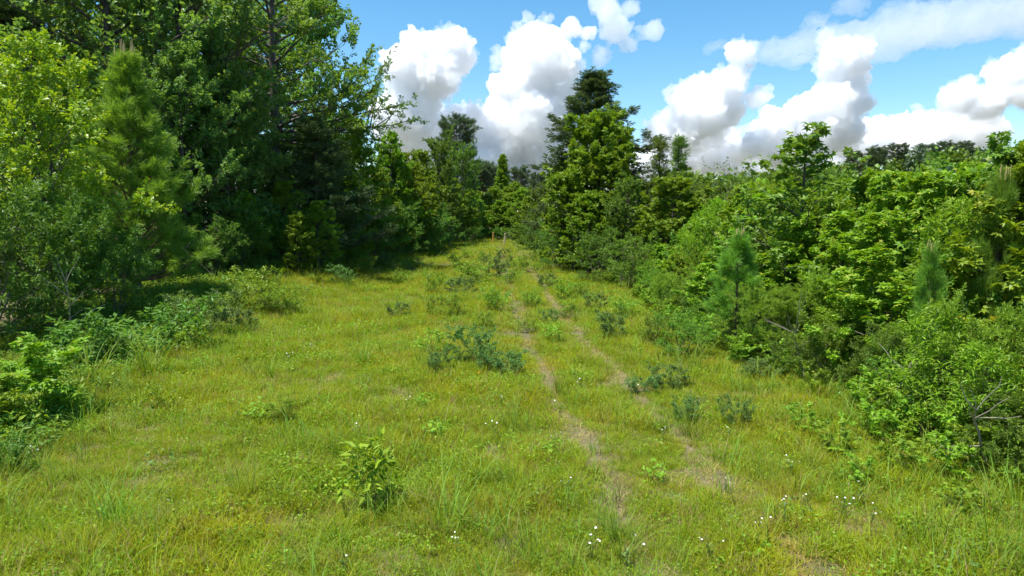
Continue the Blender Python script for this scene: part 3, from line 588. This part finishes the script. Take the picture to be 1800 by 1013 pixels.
# ------------------------------------------------------------------ far end of the track
for i, (px, y, top) in enumerate(((838, 128, 283), (849, 135, 280), (858, 130, 284), (868, 140, 292), (827, 125, 296))):
    at(PNF[(0, 2, 0, 2, 1)[i]], px, y, top, 'slim far pine with a bare trunk at the end of the track', 'far pines at the end of the track', w=1.25)
at(TUL, 884, 108, 272, 'narrow bright tree standing alone at the end of the track')
at(PNF[1], 914, 125, 293, 'far pine with a rounded crown right of the narrow bright tree', w=1.3)
at(PNF[1], 943, 120, 303, 'small far pine half hidden behind the right-hand bushes', w=1.3)
for i, (px, y, top, k) in enumerate(((812, 86, 345, 0), (838, 90, 352, 1), (858, 92, 340, 2), (880, 90, 352, 0), (900, 92, 338, 1), (920, 88, 330, 2), (795, 84, 352, 1), (868, 100, 328, 2), (840, 104, 335, 0), (905, 104, 320, 1))):
    at(BR[k], px, y, top, 'bright green bushy tree closing the end of the track', 'bushy trees at the end of the track', w=1.5)
for i, (px, y, top) in enumerate(((800, 78, 398), (825, 83, 396), (850, 88, 398), (876, 88, 397), (902, 86, 396), (922, 80, 392), (785, 74, 395))):
    at(SHD[i % 2], px, y, top, 'low leafy bush just behind the stakes at the end of the track', 'low bushes at the end of the track', w=1.9)
# ------------------------------------------------------------------ right side, from far to near
at(CEDH, 1046, 49, 122, 'tall dark cedar with a pointed top above the right thicket', rot=.9, w=1.95)
at(SGT, 1052, 43, 188, 'bright sweetgum in front of the tall dark cedar', w=1.15)
at(BR[0], 1082, 41, 262, 'bright rounded tree right beside the sweetgum that hides the cedar', w=1.15, rot=3)
at(BR[2], 1008, 42, 290, 'bright rounded tree left beside the sweetgum that hides the cedar', w=1.2, rot=4)
at(BR[1], 985, 48, 285, 'leafy tree left of the tall dark cedar', w=.95, rot=1)
at(OLT[1], 955, 58, 318, 'olive-green round tree on the far right edge of the track', w=1., rot=2)
at(BR[0], 930, 66, 345, 'low bright tree at the far right edge near the stakes', w=1.2)
at(SHD[0], 950, 54, 372, 'rounded bush at the right edge just before the stakes', w=1.2)
at(SHD[0], 985, 44, 375, 'dense bush left of the dark gap at the right edge', w=1.1)
at(BR[2], 1035, 40, 335, 'broad leafy tree below the bright sweetgum', w=1.3)
at(OLT[0], 1100, 38, 300, 'yellowish leafy tree right of the bright sweetgum', w=1.0)
at(SHD[1], 1050, 36, 400, 'leafy bush with bare grey stems showing at its foot', w=1.1)
at(SH[0], 1105, 33, 400, 'small-leaved bush right of the bare grey stems', w=1.2)
at(SPK, 1155, 41, 243, 'spiky young cedar, left of two side by side', w=1.2)
at(SPK, 1186, 42, 238, 'spiky young cedar, right of two side by side', w=1.2, rot=2)
at(BARE, 1222, 45, 262, 'thin leaning tree with sparse leaves against the clouds', w=1.1, tilt=(0, .38), rot=0)
at(SGT, 1180, 36, 305, 'leafy sweetgum below the two spiky cedars', w=1.4, rot=2)
at(OLT[1], 1440, 72, 298, 'round olive tree behind the tall open sweetgum', w=1.1)
at(OLT[0], 1330, 85, 308, 'far olive tree behind the right thicket', w=1.2)
for i, (px, y, top) in enumerate(((1215, 60, 325), (1265, 75, 318), (1290, 55, 335), (1375, 60, 318), (1500, 60, 320), (1560, 62, 315))):
    at(OLT[i % 2], px, y, top, 'low olive tree in the gap behind the right thicket', 'olive trees behind the right thicket', w=1.2)
at(SGO, 1400, 20, 214, 'tall open sweetgum standing above the right thicket', w=1.3)
at(SGO, 1745, 14, 232, 'tall sweetgum near the right edge with a nodding top', w=.95, rot=2)
at(SG[1], 1790, 13, 250, 'leafy sweetgum at the right edge beside the nodding one', w=1.2)
at(PNY[0], 1292, 17.5, 402, 'young pine in the front of the right thicket beside the pale feathery bush', w=1.1)
at(PNY[1], 1738, 13.0, 292, 'young pine standing in the sweetgums near the right edge', w=.6)
at(PNY[0], 1622, 12.3, 425, 'small pine in the sweetgums left of the feathery yellow bush', w=.6)
at(FE[0], 1350, 16.4, 485, 'pale feathery bush right of the front young pine', w=1.15)
at(FE[1], 1185, 24, 455, 'pale feathery bush left of the front young pine', w=1.3)
at(FE[1], 1240, 25, 425, 'feathery bush behind the front young pine', w=1.2)
at(FE[0], 1775, 9.9, 505, 'feathery yellow-green bush at the right edge', w=1.1)
at(FE[1], 1470, 16.5, 455, 'feathery bush among the sweetgums in the middle of the thicket', w=1.)
at(FE[1], 1150, 29, 455, 'feathery bush at the thicket edge right of the dark gap', w=1.2)
at(CH[0], 1650, 10.6, 535, 'long-leaved sapling leaning out over the seedlings of the right thicket', w=1.2, tilt=(.1, -.25))
at(CH[1], 1735, 9.4, 600, 'yellow-green long-leaved sapling in the front right corner', w=1.2)
at(CH[1], 1560, 12.6, 560, 'long-leaved sapling above the dark hollow of the right thicket', w=1.2)
at(CH[0], 1440, 14.8, 540, 'long-leaved sapling left of the dark hollow of the right thicket', w=1.2)
EDGE_Y = [6, 8.3, 10.2, 12.3, 15, 20, 27, 36, 49, 80]; EDGE_X = [6.2, 6.3, 6.4, 6.3, 5.9, 5.2, 5.4, 6.2, 4.4, 1.6]
edge = lambda y: float(np.interp(y, EDGE_Y, EDGE_X))
pr_ = np.random.default_rng(77)
SPEC = [((q-900)/FPX*w_, w_) for q, w_ in ((1292, 17.5), (1350, 16.4), (1738, 12.2), (1622, 11.9), (1185, 24), (1775, 9.9))]
SKY_X = [1050, 1200, 1300, 1350, 1400, 1480, 1560, 1640, 1700, 1800, 2000]; SKY_Y = [345, 338, 314, 308, 314, 312, 292, 302, 280, 268, 262]
y = 7.2
while y < 36:
    for j in range(7):
        x = edge(y)+1.0+j*1.35+pr_.uniform(-.5, .5); yy = y+pr_.uniform(-.6, .6)
        if x > .78*yy+2.2: continue
        if j < 4 and any(abs(x-sx) < .95 and -1.6 < sy-yy < 2.4 for sx, sy in SPEC): continue
        px = 900+x/yy*FPX; top = np.interp(px, SKY_X, SKY_Y)+abs(pr_.normal(0, 32))+(95, 35, 0, 0, 0, 0, 0)[j]
        H = max(2.2, min(CAMH+(385-top)/FPX*yy, 5.2)-(1.0*pr_.random() if j == 0 else 0)); k = pr_.integers(0, 4); q = pr_.random()
        if q < .14 and j: put(SH[k % 3], x, yy, 'small-leaved bush growing among the sweetgums of the right thicket', 'bushes among the sweetgums', sc=H/SH[k % 3].H*.92, sw=H/2.5*.7); continue
        if q < .3 and j: put(CH[k % 2], x, yy, 'long-leaved sapling growing among the sweetgums of the right thicket', 'long-leaved saplings among the sweetgums', sc=H/CH[k % 2].H, sw=H/3*.8); continue
        if j == 0: lab, gp = 'leafy sweetgum sapling in the front row of the right thicket', 'front row sweetgums of the right thicket'
        else: lab, gp = 'leafy sweetgum sapling deep in the right thicket behind the front row', 'sweetgums deep in the right thicket'
        put(SG[k], x, yy, lab, gp, sc=H/SG[k].H, sw=pr_.uniform(.72, 1.0)*(H/4)**.5)
    y += 1.45
y = 7.0
while y < 33:                                           # the low skirt of the thicket
    x = edge(y)+.35+pr_.uniform(-.3, .4); k = pr_.random(); pro = OL[pr_.integers(0, 2)] if k < .35 else SH[pr_.integers(0, 3)]
    H = pr_.uniform(.9, 1.6)
    nm = 'narrow-leaved olive bush' if k < .35 else 'dark leafy bush'
    put(pro, x, y, nm+' in the low skirt along the front of the right thicket', nm+'es along the thicket front', sc=H/pro.H, sw=H/pro.H*1.15)
    y += .95
y = 6.9
while y < 30:
    x = edge(y)+pr_.uniform(-.35, .25); k = pr_.integers(0, 3); pro = (SGB, SGS[0], SGB)[k]; H = pr_.uniform(.45, 1.0)
    put(pro, x, y, 'knee-high sweetgum seedling spilling from the right thicket into the grass', 'knee-high seedlings at the thicket foot', sc=H/pro.H, sw=H/pro.H*1.2)
    y += .7
# far hill: pines on the ridge, the rest one mass
for i, (px, y, top) in enumerate(((1498, 212, 272), (1536, 205, 263), (1574, 208, 258), (1622, 200, 259), (1656, 206, 254), (1692, 210, 254), (1795, 200, 266))):
    at(PNF[(1, 0, 2, 2, 0, 0, 1)[i]], px, y, top-7, 'flat-topped pine standing up from the wooded ridge', 'pines on the far ridge', w=1.8)
fr = np.random.default_rng(31); n = 900
x = fr.uniform(15, 420, n); y = fr.uniform(110, 330, n); ok = (x > .2*y) & (x < .85*y)
x, y = x[ok], y[ok]
def clump(seed, leaf):
    r = np.random.default_rng(seed); m = 900; a = r.uniform(0, 6.28, m); u = r.uniform(0, 1, m)
    cl = nrm(r.normal(size=(26, 3)))*[2.4, 2.4, 3.2]+[0, 0, 5.5]; c = cl[r.integers(0, 26, m)]+r.normal(0, .75, (m, 3))
    V, Qd, k = instance_leaves(T_BLOB, c, nrm(r.normal(size=(m, 3))), r.normal(size=(m, 3))+[0, 0, .8], r.uniform(.5, 1., m)); return quads_to_faces(V, Qd, LM[leaf], 'far_crown', np.repeat(r.uniform(0, .8, m), k))
o = scatter('far_woods', [clump(1, 'farpine'), clump(2, 'olive'), clump(3, 'oak')], np.stack([x, y, gz(x, y)-1], 1), fr.uniform(0, 6.28, len(x)), fr.uniform(.85, 1.3, len(x)), fr.integers(0, 3, len(x)))
# ------------------------------------------------------------------ undergrowth: low leaves on the shaded banks
ug = [forb('herb', 300+i, 80, .32, .45, .1, ('vine', 'shrub', 'bright')[i], T_OVAL) for i in range(3)]
n = 5200; y = fr.uniform(8, 85, n); ex = np.interp(y, EDGE_Y, EDGE_X)
left = np.interp(y, [8, 10, 12.3, 17, 23, 30, 45, 60, 85], [-7.2, -7.5, -8.3, -9.0, -10.2, -11.5, -12, -9.5, -6.5])
sd = fr.random(n) < .62
x = np.where(sd, left-np.abs(fr.normal(0, 2.6, n))+.5, ex+np.abs(fr.normal(0, 1.6, n))-.2)
scatter('undergrowth', ug, np.stack([x, y, gz(x, y)], 1), fr.uniform(0, 6.28, n), np.where(sd, 1., .7)*fr.uniform(.5, 1.3, n), fr.integers(0, 3, n))
wd = [forb('weed', 310+i, 46, .2, .34, .075, ('lime', 'bluegreen', 'bright', 'lime')[i], (T_OVAL, T_OVAL, T_LONG, T_STAR)[i]) for i in range(4)]
n = 1500; y = fr.uniform(5, 60, n); x = np.interp(y, [5, 12, 30, 60], [-6, -7.5, -9, -7])+fr.uniform(0, 1, n)*(np.interp(y, EDGE_Y, EDGE_X)-np.interp(y, [5, 12, 30, 60], [-6, -7.5, -9, -7]))
ok = (fr.uniform(0, 1, n) < .12+.8*sstep(.1, .9, vnoise(x, y, .8, 71))) & (rut(x, y, 1.5) < .3); x, y = x[ok], y[ok]; n = len(x)
scatter('field_weeds', wd, np.stack([x, y, gz(x, y)], 1), fr.uniform(0, 6.28, n), fr.uniform(.4, .95, n), fr.integers(0, 4, n))
# ------------------------------------------------------------------ plants standing in the field, placed where they grow
def foot(px, py):
    y = 20.
    for _ in range(60):
        x, z = ray(px, py, y); e = z-float(gz(x, y)); y = min(max(y*(1+.35*e/CAMH), 4), 140)
    return ray(px, py, y)[0], y
def low(pr, px, py, hpx, label, w=1., **kw):
    x, y = foot(px, py); h = hpx*1.25*y/FPX; return put(pr, x, y, label, sc=h/pr.H, sw=h/pr.H*w, **kw)
low(POKE, 655, 895, 118, 'tall bright-leaved weed standing alone in the front of the field', rot=1)
low(LOWD[0], 830, 640, 62, 'blue-green low bush, tallest of the cluster in the middle of the field', w=1.1)
low(LOWD[1], 893, 660, 40, 'blue-green low bush at the right end of the middle cluster', w=1.5)
low(LOWD[2], 770, 655, 40, 'small dark low bush at the left end of the middle cluster')
low(LOWD[1], 855, 655, 44, 'dark low bush in the middle of the cluster', w=1.2)
low(LIME[0], 757, 622, 42, 'lime-green seedling just behind the middle cluster of low bushes', w=1.4)
low(LOWB[0], 875, 550, 42, 'green low bush beside the left rut', w=1.4)
low(LOWB[1], 763, 516, 38, 'bright low bush in the shade edge of the far grass', w=1.1)
low(LOWB[0], 790, 555, 36, 'thin green low bush in the middle of the shaded grass', w=1.4)
low(LOWB[1], 760, 555, 36, 'upright green low bush left of the thin one')
low(LOWD[2], 870, 490, 36, 'dark low bush beside the far bend of the ruts', w=1.3)
low(LOWB[0], 835, 498, 34, 'green low bush left of the far bend', w=2.0)
low(LOWB[1], 915, 478, 30, 'bright low bush between the far ruts', w=1.5)
low(LOWD[0], 812, 520, 30, 'low blue-green bush in the shaded grass', w=1.8)
low(LOWD[1], 1076, 597, 46, 'rounded blue-green bush right of the ruts', w=1.15)
low(LOWD[0], 1172, 680, 36, 'wide blue-green bush in front of the right thicket', w=1.8)
low(LOWD[2], 1130, 690, 30, 'low blue-green bush left of the wide one by the right thicket', w=1.5)
low(LOWD[1], 1325, 665, 32, 'blue-green bush at the foot of the right thicket', w=2.0)
low(SH[1], 1200, 628, 78, 'grey-green leafy bush at the thicket corner', w=1.3)
low(SH[2], 1150, 605, 50, 'small leafy bush left of the thicket corner', w=1.3)
low(LIME[1], 968, 600, 30, 'lime-green seedling between the two ruts', w=1.5)
low(LOWB[0], 995, 530, 34, 'pale low bush right of the right rut', w=1.2)
low(LOWB[1], 935, 540, 30, 'low bush between the ruts in mid field', w=1.3)
low(LOWD[0], 965, 570, 24, 'small dark bush between the ruts', w=1.3)
low(LIME[0], 740, 720, 30, 'small lime seedling in the grass left of centre', w=1.2)
low(LOWB[0], 440, 545, 66, 'pale bush at the left edge of the field under the oak', w=1.6)
low(LOWB[1], 500, 555, 52, 'bush with pale leaves at the left of the field, beside the larger one', w=1.6)
low(LOWD[1], 430, 578, 34, 'dark low bush in the shade at the left edge', w=1.8)
low(LOWD[2], 360, 590, 70, 'dark bush where the left weeds end', w=1.3)
low(BIGL[0], 320, 610, 75, 'broad-leaved weed at the right end of the left bank', w=1.3)
low(SGS[0], 345, 620, 55, 'yellow-green seedling in front of the broad-leaved weed', w=1.2)
low(SGB, 65, 740, 135, 'bright sweetgum seedling, tallest on the left bank', w=1.25)
low(SGB, 5, 765, 100, 'bright sweetgum seedling at the left edge', w=1.3)
low(BIGL[1], 130, 660, 100, 'broad-leaved weed left of the bank grass', w=1.4)
low(BIGL[0], 215, 640, 80, 'broad-leaved weed in the middle of the left bank', w=1.5)
low(BIGL[1], 15, 840, 70, 'broad-leaved weed in the bottom left', w=1.1)
low(LIME[1], 283, 720, 45, 'pale seedling at the grass edge in front of the left bank')
low(LOWB[0], 495, 740, 40, 'small leafy plant in the grass left of centre', w=1.3)
low(LOWD[0], 1205, 740, 42, 'thin grey-green plant right of the right rut', w=1.2)
low(LOWD[2], 1292, 750, 48, 'dark weed below the thicket corner', w=1.0)
for i, (px, py, h) in enumerate(((800, 470, 22), (850, 462, 20), (885, 455, 16), (900, 500, 24), (945, 480, 18), (960, 505, 22), (1000, 560, 28), (1020, 520, 24), (1045, 545, 26), (820, 455, 15), (705, 500, 24), (680, 470, 24), (640, 480, 26), (730, 475, 22), (600, 500, 30), (850, 575, 26), (930, 585, 24), (700, 560, 26), (1100, 560, 34), (1060, 500, 26))):
    low((LOWB[0], LOWB[1], LOWD[0])[i % 3], px, py, h, 'small leafy shrub scattered in the grass of the far half of the clearing', group='small shrubs in the far half of the clearing', w=1.5)
for i, (px, py, h) in enumerate(((1465, 800, 60), (1530, 780, 66), (1590, 830, 72), (1660, 850, 80), (1620, 790, 80), (1720, 800, 110), (1505, 850, 50), (1690, 900, 60), (1410, 760, 50), (1560, 755, 70))):
    low(SGS[i % 2], px, py, h, 'lime-green sweetgum seedling along the foot of the right thicket', group='seedlings along the right thicket', w=1.3)
for i, (px, py, h, lab) in enumerate(((600, 805, 70, 'blue-green grass tussock left of the tall bright-leaved weed'), (685, 910, 90, 'grass tussock at the foot of the tall bright-leaved weed'), (20, 850, 90, 'pale grass tussock in the left bottom corner'),
        (205, 930, 110, 'long-bladed grass tussock in the front left'), (540, 1005, 90, 'grass tussock at the bottom edge left of centre'), (790, 930, 130, 'tall grass tussock in the front centre'), (985, 690, 50, 'grass tussock beside the right rut in mid field'),
        (1215, 770, 60, 'grass tussock below the wide blue-green bush'), (1090, 950, 90, 'grass tussock on the left rut in the foreground'), (160, 690, 110, 'tall grass clump in front of the left bank'), (265, 660, 90, 'grass clump at the right of the left bank'),
        (640, 640, 50, 'grass tussock left of the middle cluster of low bushes'), (900, 760, 70, 'grass tussock in front of the middle cluster'), (1220, 650, 60, 'grass tussock under the grey-green bush'), (1640, 960, 80, 'grass tussock in the bottom right'), (430, 870, 90, 'grass tussock in the left half of the foreground'), (150, 1010, 70, 'pale spreading tussock at the bottom left edge'))):
    low(TUS[i % 2], px, py, h, lab)
# dead wood showing in the thicket front
for i, (px, y, L, yaw, lab) in enumerate(((1410, 14.3, 2.2, 2.0, 'dead pale branch leaning in the dark hollow of the right thicket'), (1545, 11.6, 1.9, 1.2, 'bare grey stick lying across the seedlings of the right thicket'), (1740, 8.9, 2.0, 2.3, 'bare twiggy branch in the front right corner'),
        (1260, 18.5, 1.8, .8, 'dead twig under the front young pine'), (1090, 33.5, 2.6, 1.6, 'bare grey stems in the dark gap at the right edge'), (120, 17.5, 2.4, 1.0, 'bare grey vine stems under the golden-green sapling'), (385, 29, 2.6, 2.6, 'thin fallen branch at the edge of the left wood'))):
    r = np.random.default_rng(700+i); paths = []
    d = np.array([math.cos(yaw)*.6, -.35, .75]); t = np.linspace(0, 1, 8)[:, None]; main = d*L*t+np.cumsum(r.normal(0, .035*L, (8, 3)), 0)*t
    paths.append((main, .022*(1-.75*t[:, 0])))
    for k in range(9):
        b = main[r.integers(1, 7)]; e = nrm(d+r.normal(0, .8, 3)); l = L*r.uniform(.2, .45); q = np.linspace(0, 1, 5)[:, None]
        p_ = b+e*l*q+np.cumsum(r.normal(0, .03, (5, 3)), 0)*q; paths.append((p_, .009*(1-.7*q[:, 0])))
    wv, wq = tubes(paths, 5); x, y_, z = spot(px, y); o = link('dead_branch', mesh_np('dead_branch', wv, wq, BARKD), loc=(x, y_, z)); tag(o, lab, 'dead branch')
# ------------------------------------------------------------------ white fleabane flowers, orange flowers, stakes
def simple(name, col, rough=.7, trans=0):
    M = NT(name); b = M.n('BsdfPrincipled'); n_ = M.noise(14, 3, M.pos()); c = M.mix(M.rng(n_, .3, .7, .0, .35), col, tuple(np.array(col)*.7)); M.set(b, Base_Color=c, Roughness=rough); M.l(b.outputs[0], M.out.inputs[0]); return M.m
WHITE = simple('white_petal', (.8, .8, .78)); STEM = simple('green_stem', (.1, .17, .03)); ORANGE = simple('orange_petal', (.8, .26, .02)); YEL = simple('yellow_disc', (.6, .42, .03))
def daisy(r, petals, rad0, mats, name):
    T = tm([(-.1, .2, 0), (-.22, .75, .05), (0, 1, .02), (.22, .75, .05), (.1, .2, 0)], [(0, 4, 3, 1), (1, 3, 2, 2)])
    a = np.arange(petals)*2*PI/petals; D = np.stack([np.cos(a), np.sin(a), 0*a+.15], 1)
    V, Qd, k = instance_leaves(T, np.zeros((petals, 3)), D, np.tile([0, 0, 1.], (petals, 1)), np.full(petals, rad0)*r.uniform(.9, 1.1, petals))
    c = np.linspace(0, 2*PI, 8, endpoint=False); disc = np.concatenate([[[0, 0, rad0*.22]], np.stack([np.cos(c)*rad0*.3, np.sin(c)*rad0*.3, 0*c+rad0*.1], 1)])
    tri = np.array([[0, 1+i, 1+(i+1) % 8] for i in range(8)])
    q2 = Qd[:, [0, 1, 2]]; q3 = Qd[Qd[:, 2] != Qd[:, 3]][:, [0, 2, 3]]; F = np.concatenate([q2, q3, tri+len(V)])
    me = mesh_np(name, np.concatenate([V, disc]), F, mats[0]); me.materials.append(mats[1])
    mi = np.zeros(len(F), np.int32); mi[-8:] = 1; me.polygons.foreach_set('material_index', mi); return me
fw = np.random.default_rng(9)
def flower_plant(name, cat, seed, H, nh, hr, mats, petals):
    r = np.random.default_rng(seed); paths = []; heads = []
    for i in range(nh):
        a = r.uniform(0, 6.28); o = np.array([math.cos(a), math.sin(a), 0])*r.uniform(.02, .16)
        tip = np.array([0, 0, H*r.uniform(.75, 1)])+o; mid = np.array([0, 0, H*.55])+o*.3
        paths.append((np.stack([[0, 0, 0], mid*.5, mid, tip]), np.array([.003, .0026, .002, .0015]))); heads.append((tip, r.uniform(.8, 1.2)))
    wv, wq = tubes(paths, 4); V, Qd, k = instance_leaves(T_LONG, np.stack([np.zeros(10), np.zeros(10), r.uniform(.05, .6, 10)*H], 1), nrm(r.normal(size=(10, 3))*[1, 1, .3]+[0, 0, .5]), np.tile([0, 0, 1.], (10, 1)), r.uniform(.05, .09, 10))
    st = mesh_np('stem', np.concatenate([wv, V]), np.concatenate([wq, Qd+len(wv)]), STEM)
    return st, daisy(r, petals, hr, mats, 'flower_head'), heads
FL = [flower_plant('fleabane_flower', 'wildflower', 400+i, .3, (4, 6, 3)[i], .011, (WHITE, YEL), 13) for i in range(3)]
OR = [flower_plant('orange_flower', 'wildflower', 410, .6, 6, .05, (ORANGE, ORANGE), 6)]
def flower(src, name, x, y, label, group, sc=1.):
    st, hd, heads = src; e = bpy.data.objects.new(name, None); COL.objects.link(e); e.location = (x, y, float(gz(x, y))-.01); e.rotation_euler = (fw.normal(0, .08), fw.normal(0, .08), fw.uniform(0, 6.28)); e.scale = (sc,)*3
    tag(e, label, 'wildflower', group); s = bpy.data.objects.new('stem', st); s.parent = e; COL.objects.link(s)
    for p, q in heads:
        h = bpy.data.objects.new('flower_head', hd); h.parent = e; COL.objects.link(h); h.location = p; h.scale = (q,)*3; h.rotation_euler = (fw.normal(0, .4), fw.normal(0, .4), fw.uniform(0, 6))
for i, (px, py) in enumerate(((1000, 885), (1250, 985), (935, 800), (975, 790), (1275, 870), (1100, 1000), (1165, 775), (58, 815), (1415, 900), (1380, 925), (1530, 925), (1510, 890), (715, 725), (623, 775), (870, 775), (880, 715), (545, 620), (1282, 770), (1390, 840), (1480, 910), (605, 1010), (805, 975), (1040, 990), (1020, 690), (1110, 705), (508, 640), (985, 735), (1330, 950))):
    x, y = foot(px, py); flower(FL[i % 3], 'fleabane_flower', x, y, 'small white daisy-like wildflower on a thin stem in the grass', 'white wildflowers in the field', sc=fw.uniform(.8, 1.25))
for px, py, lab, s in ((68, 580, 'cluster of orange flowers in the shade of the left bank', 1.2), (843, 672, 'single orange flower in front of the middle cluster of low bushes', .4)):
    x, y = foot(px, py); flower(OR[0], 'orange_flower', x, y, lab, None, sc=s)
def stake(px, py, hpx, mat, label, tilt):
    x, y = foot(px, py); h = hpx*y/FPX; e = bpy.data.objects.new('survey_stake', None); COL.objects.link(e); e.location = (x, y, float(gz(x, y))-.1); e.rotation_euler = (0, tilt, .3); tag(e, label, 'stake')
    a, b_ = .07, .045; prof = [(a, b_, 0), (a, b_, h), (a*.8, b_*.7, h+.02)]; V = []; F = []
    for i, (p, q, z) in enumerate(prof): V += [(-p, -q, z), (p, -q, z), (p, q, z), (-p, q, z)]
    for i in range(2): F += [(4*i+j, 4*i+(j+1) % 4, 4*i+4+(j+1) % 4, 4*i+4+j) for j in range(4)]
    F.append((8, 9, 10, 11)); o = bpy.data.objects.new('post', mesh_np('post', np.array(V), np.array(F), mat, smooth=False)); o.parent = e; COL.objects.link(o)
    bt = np.array([(-a-.004, -b_-.004, h*.8), (a+.004, -b_-.004, h*.8), (a+.004, b_+.004, h*.8), (-a-.004, b_+.004, h*.8)]); bt = np.concatenate([bt, bt+[0, 0, h*.12]])
    q = bpy.data.objects.new('band', mesh_np('band', bt, np.array([(j, (j+1) % 4, 4+(j+1) % 4, 4+j) for j in range(4)]), simple('stake_band', (.62, .3, .12) if tilt > 0 else (.6, .42, .3)), smooth=False)); q.parent = e; COL.objects.link(q)
stake(866, 431, 24, simple('orange_paint', (.85, .42, .07)), 'orange wooden stake, left of two at the far end of the track', .06)
stake(886, 431, 22, simple('pale_wood', (.8, .62, .42)), 'pale wooden stake, right of two at the far end of the track', .1)
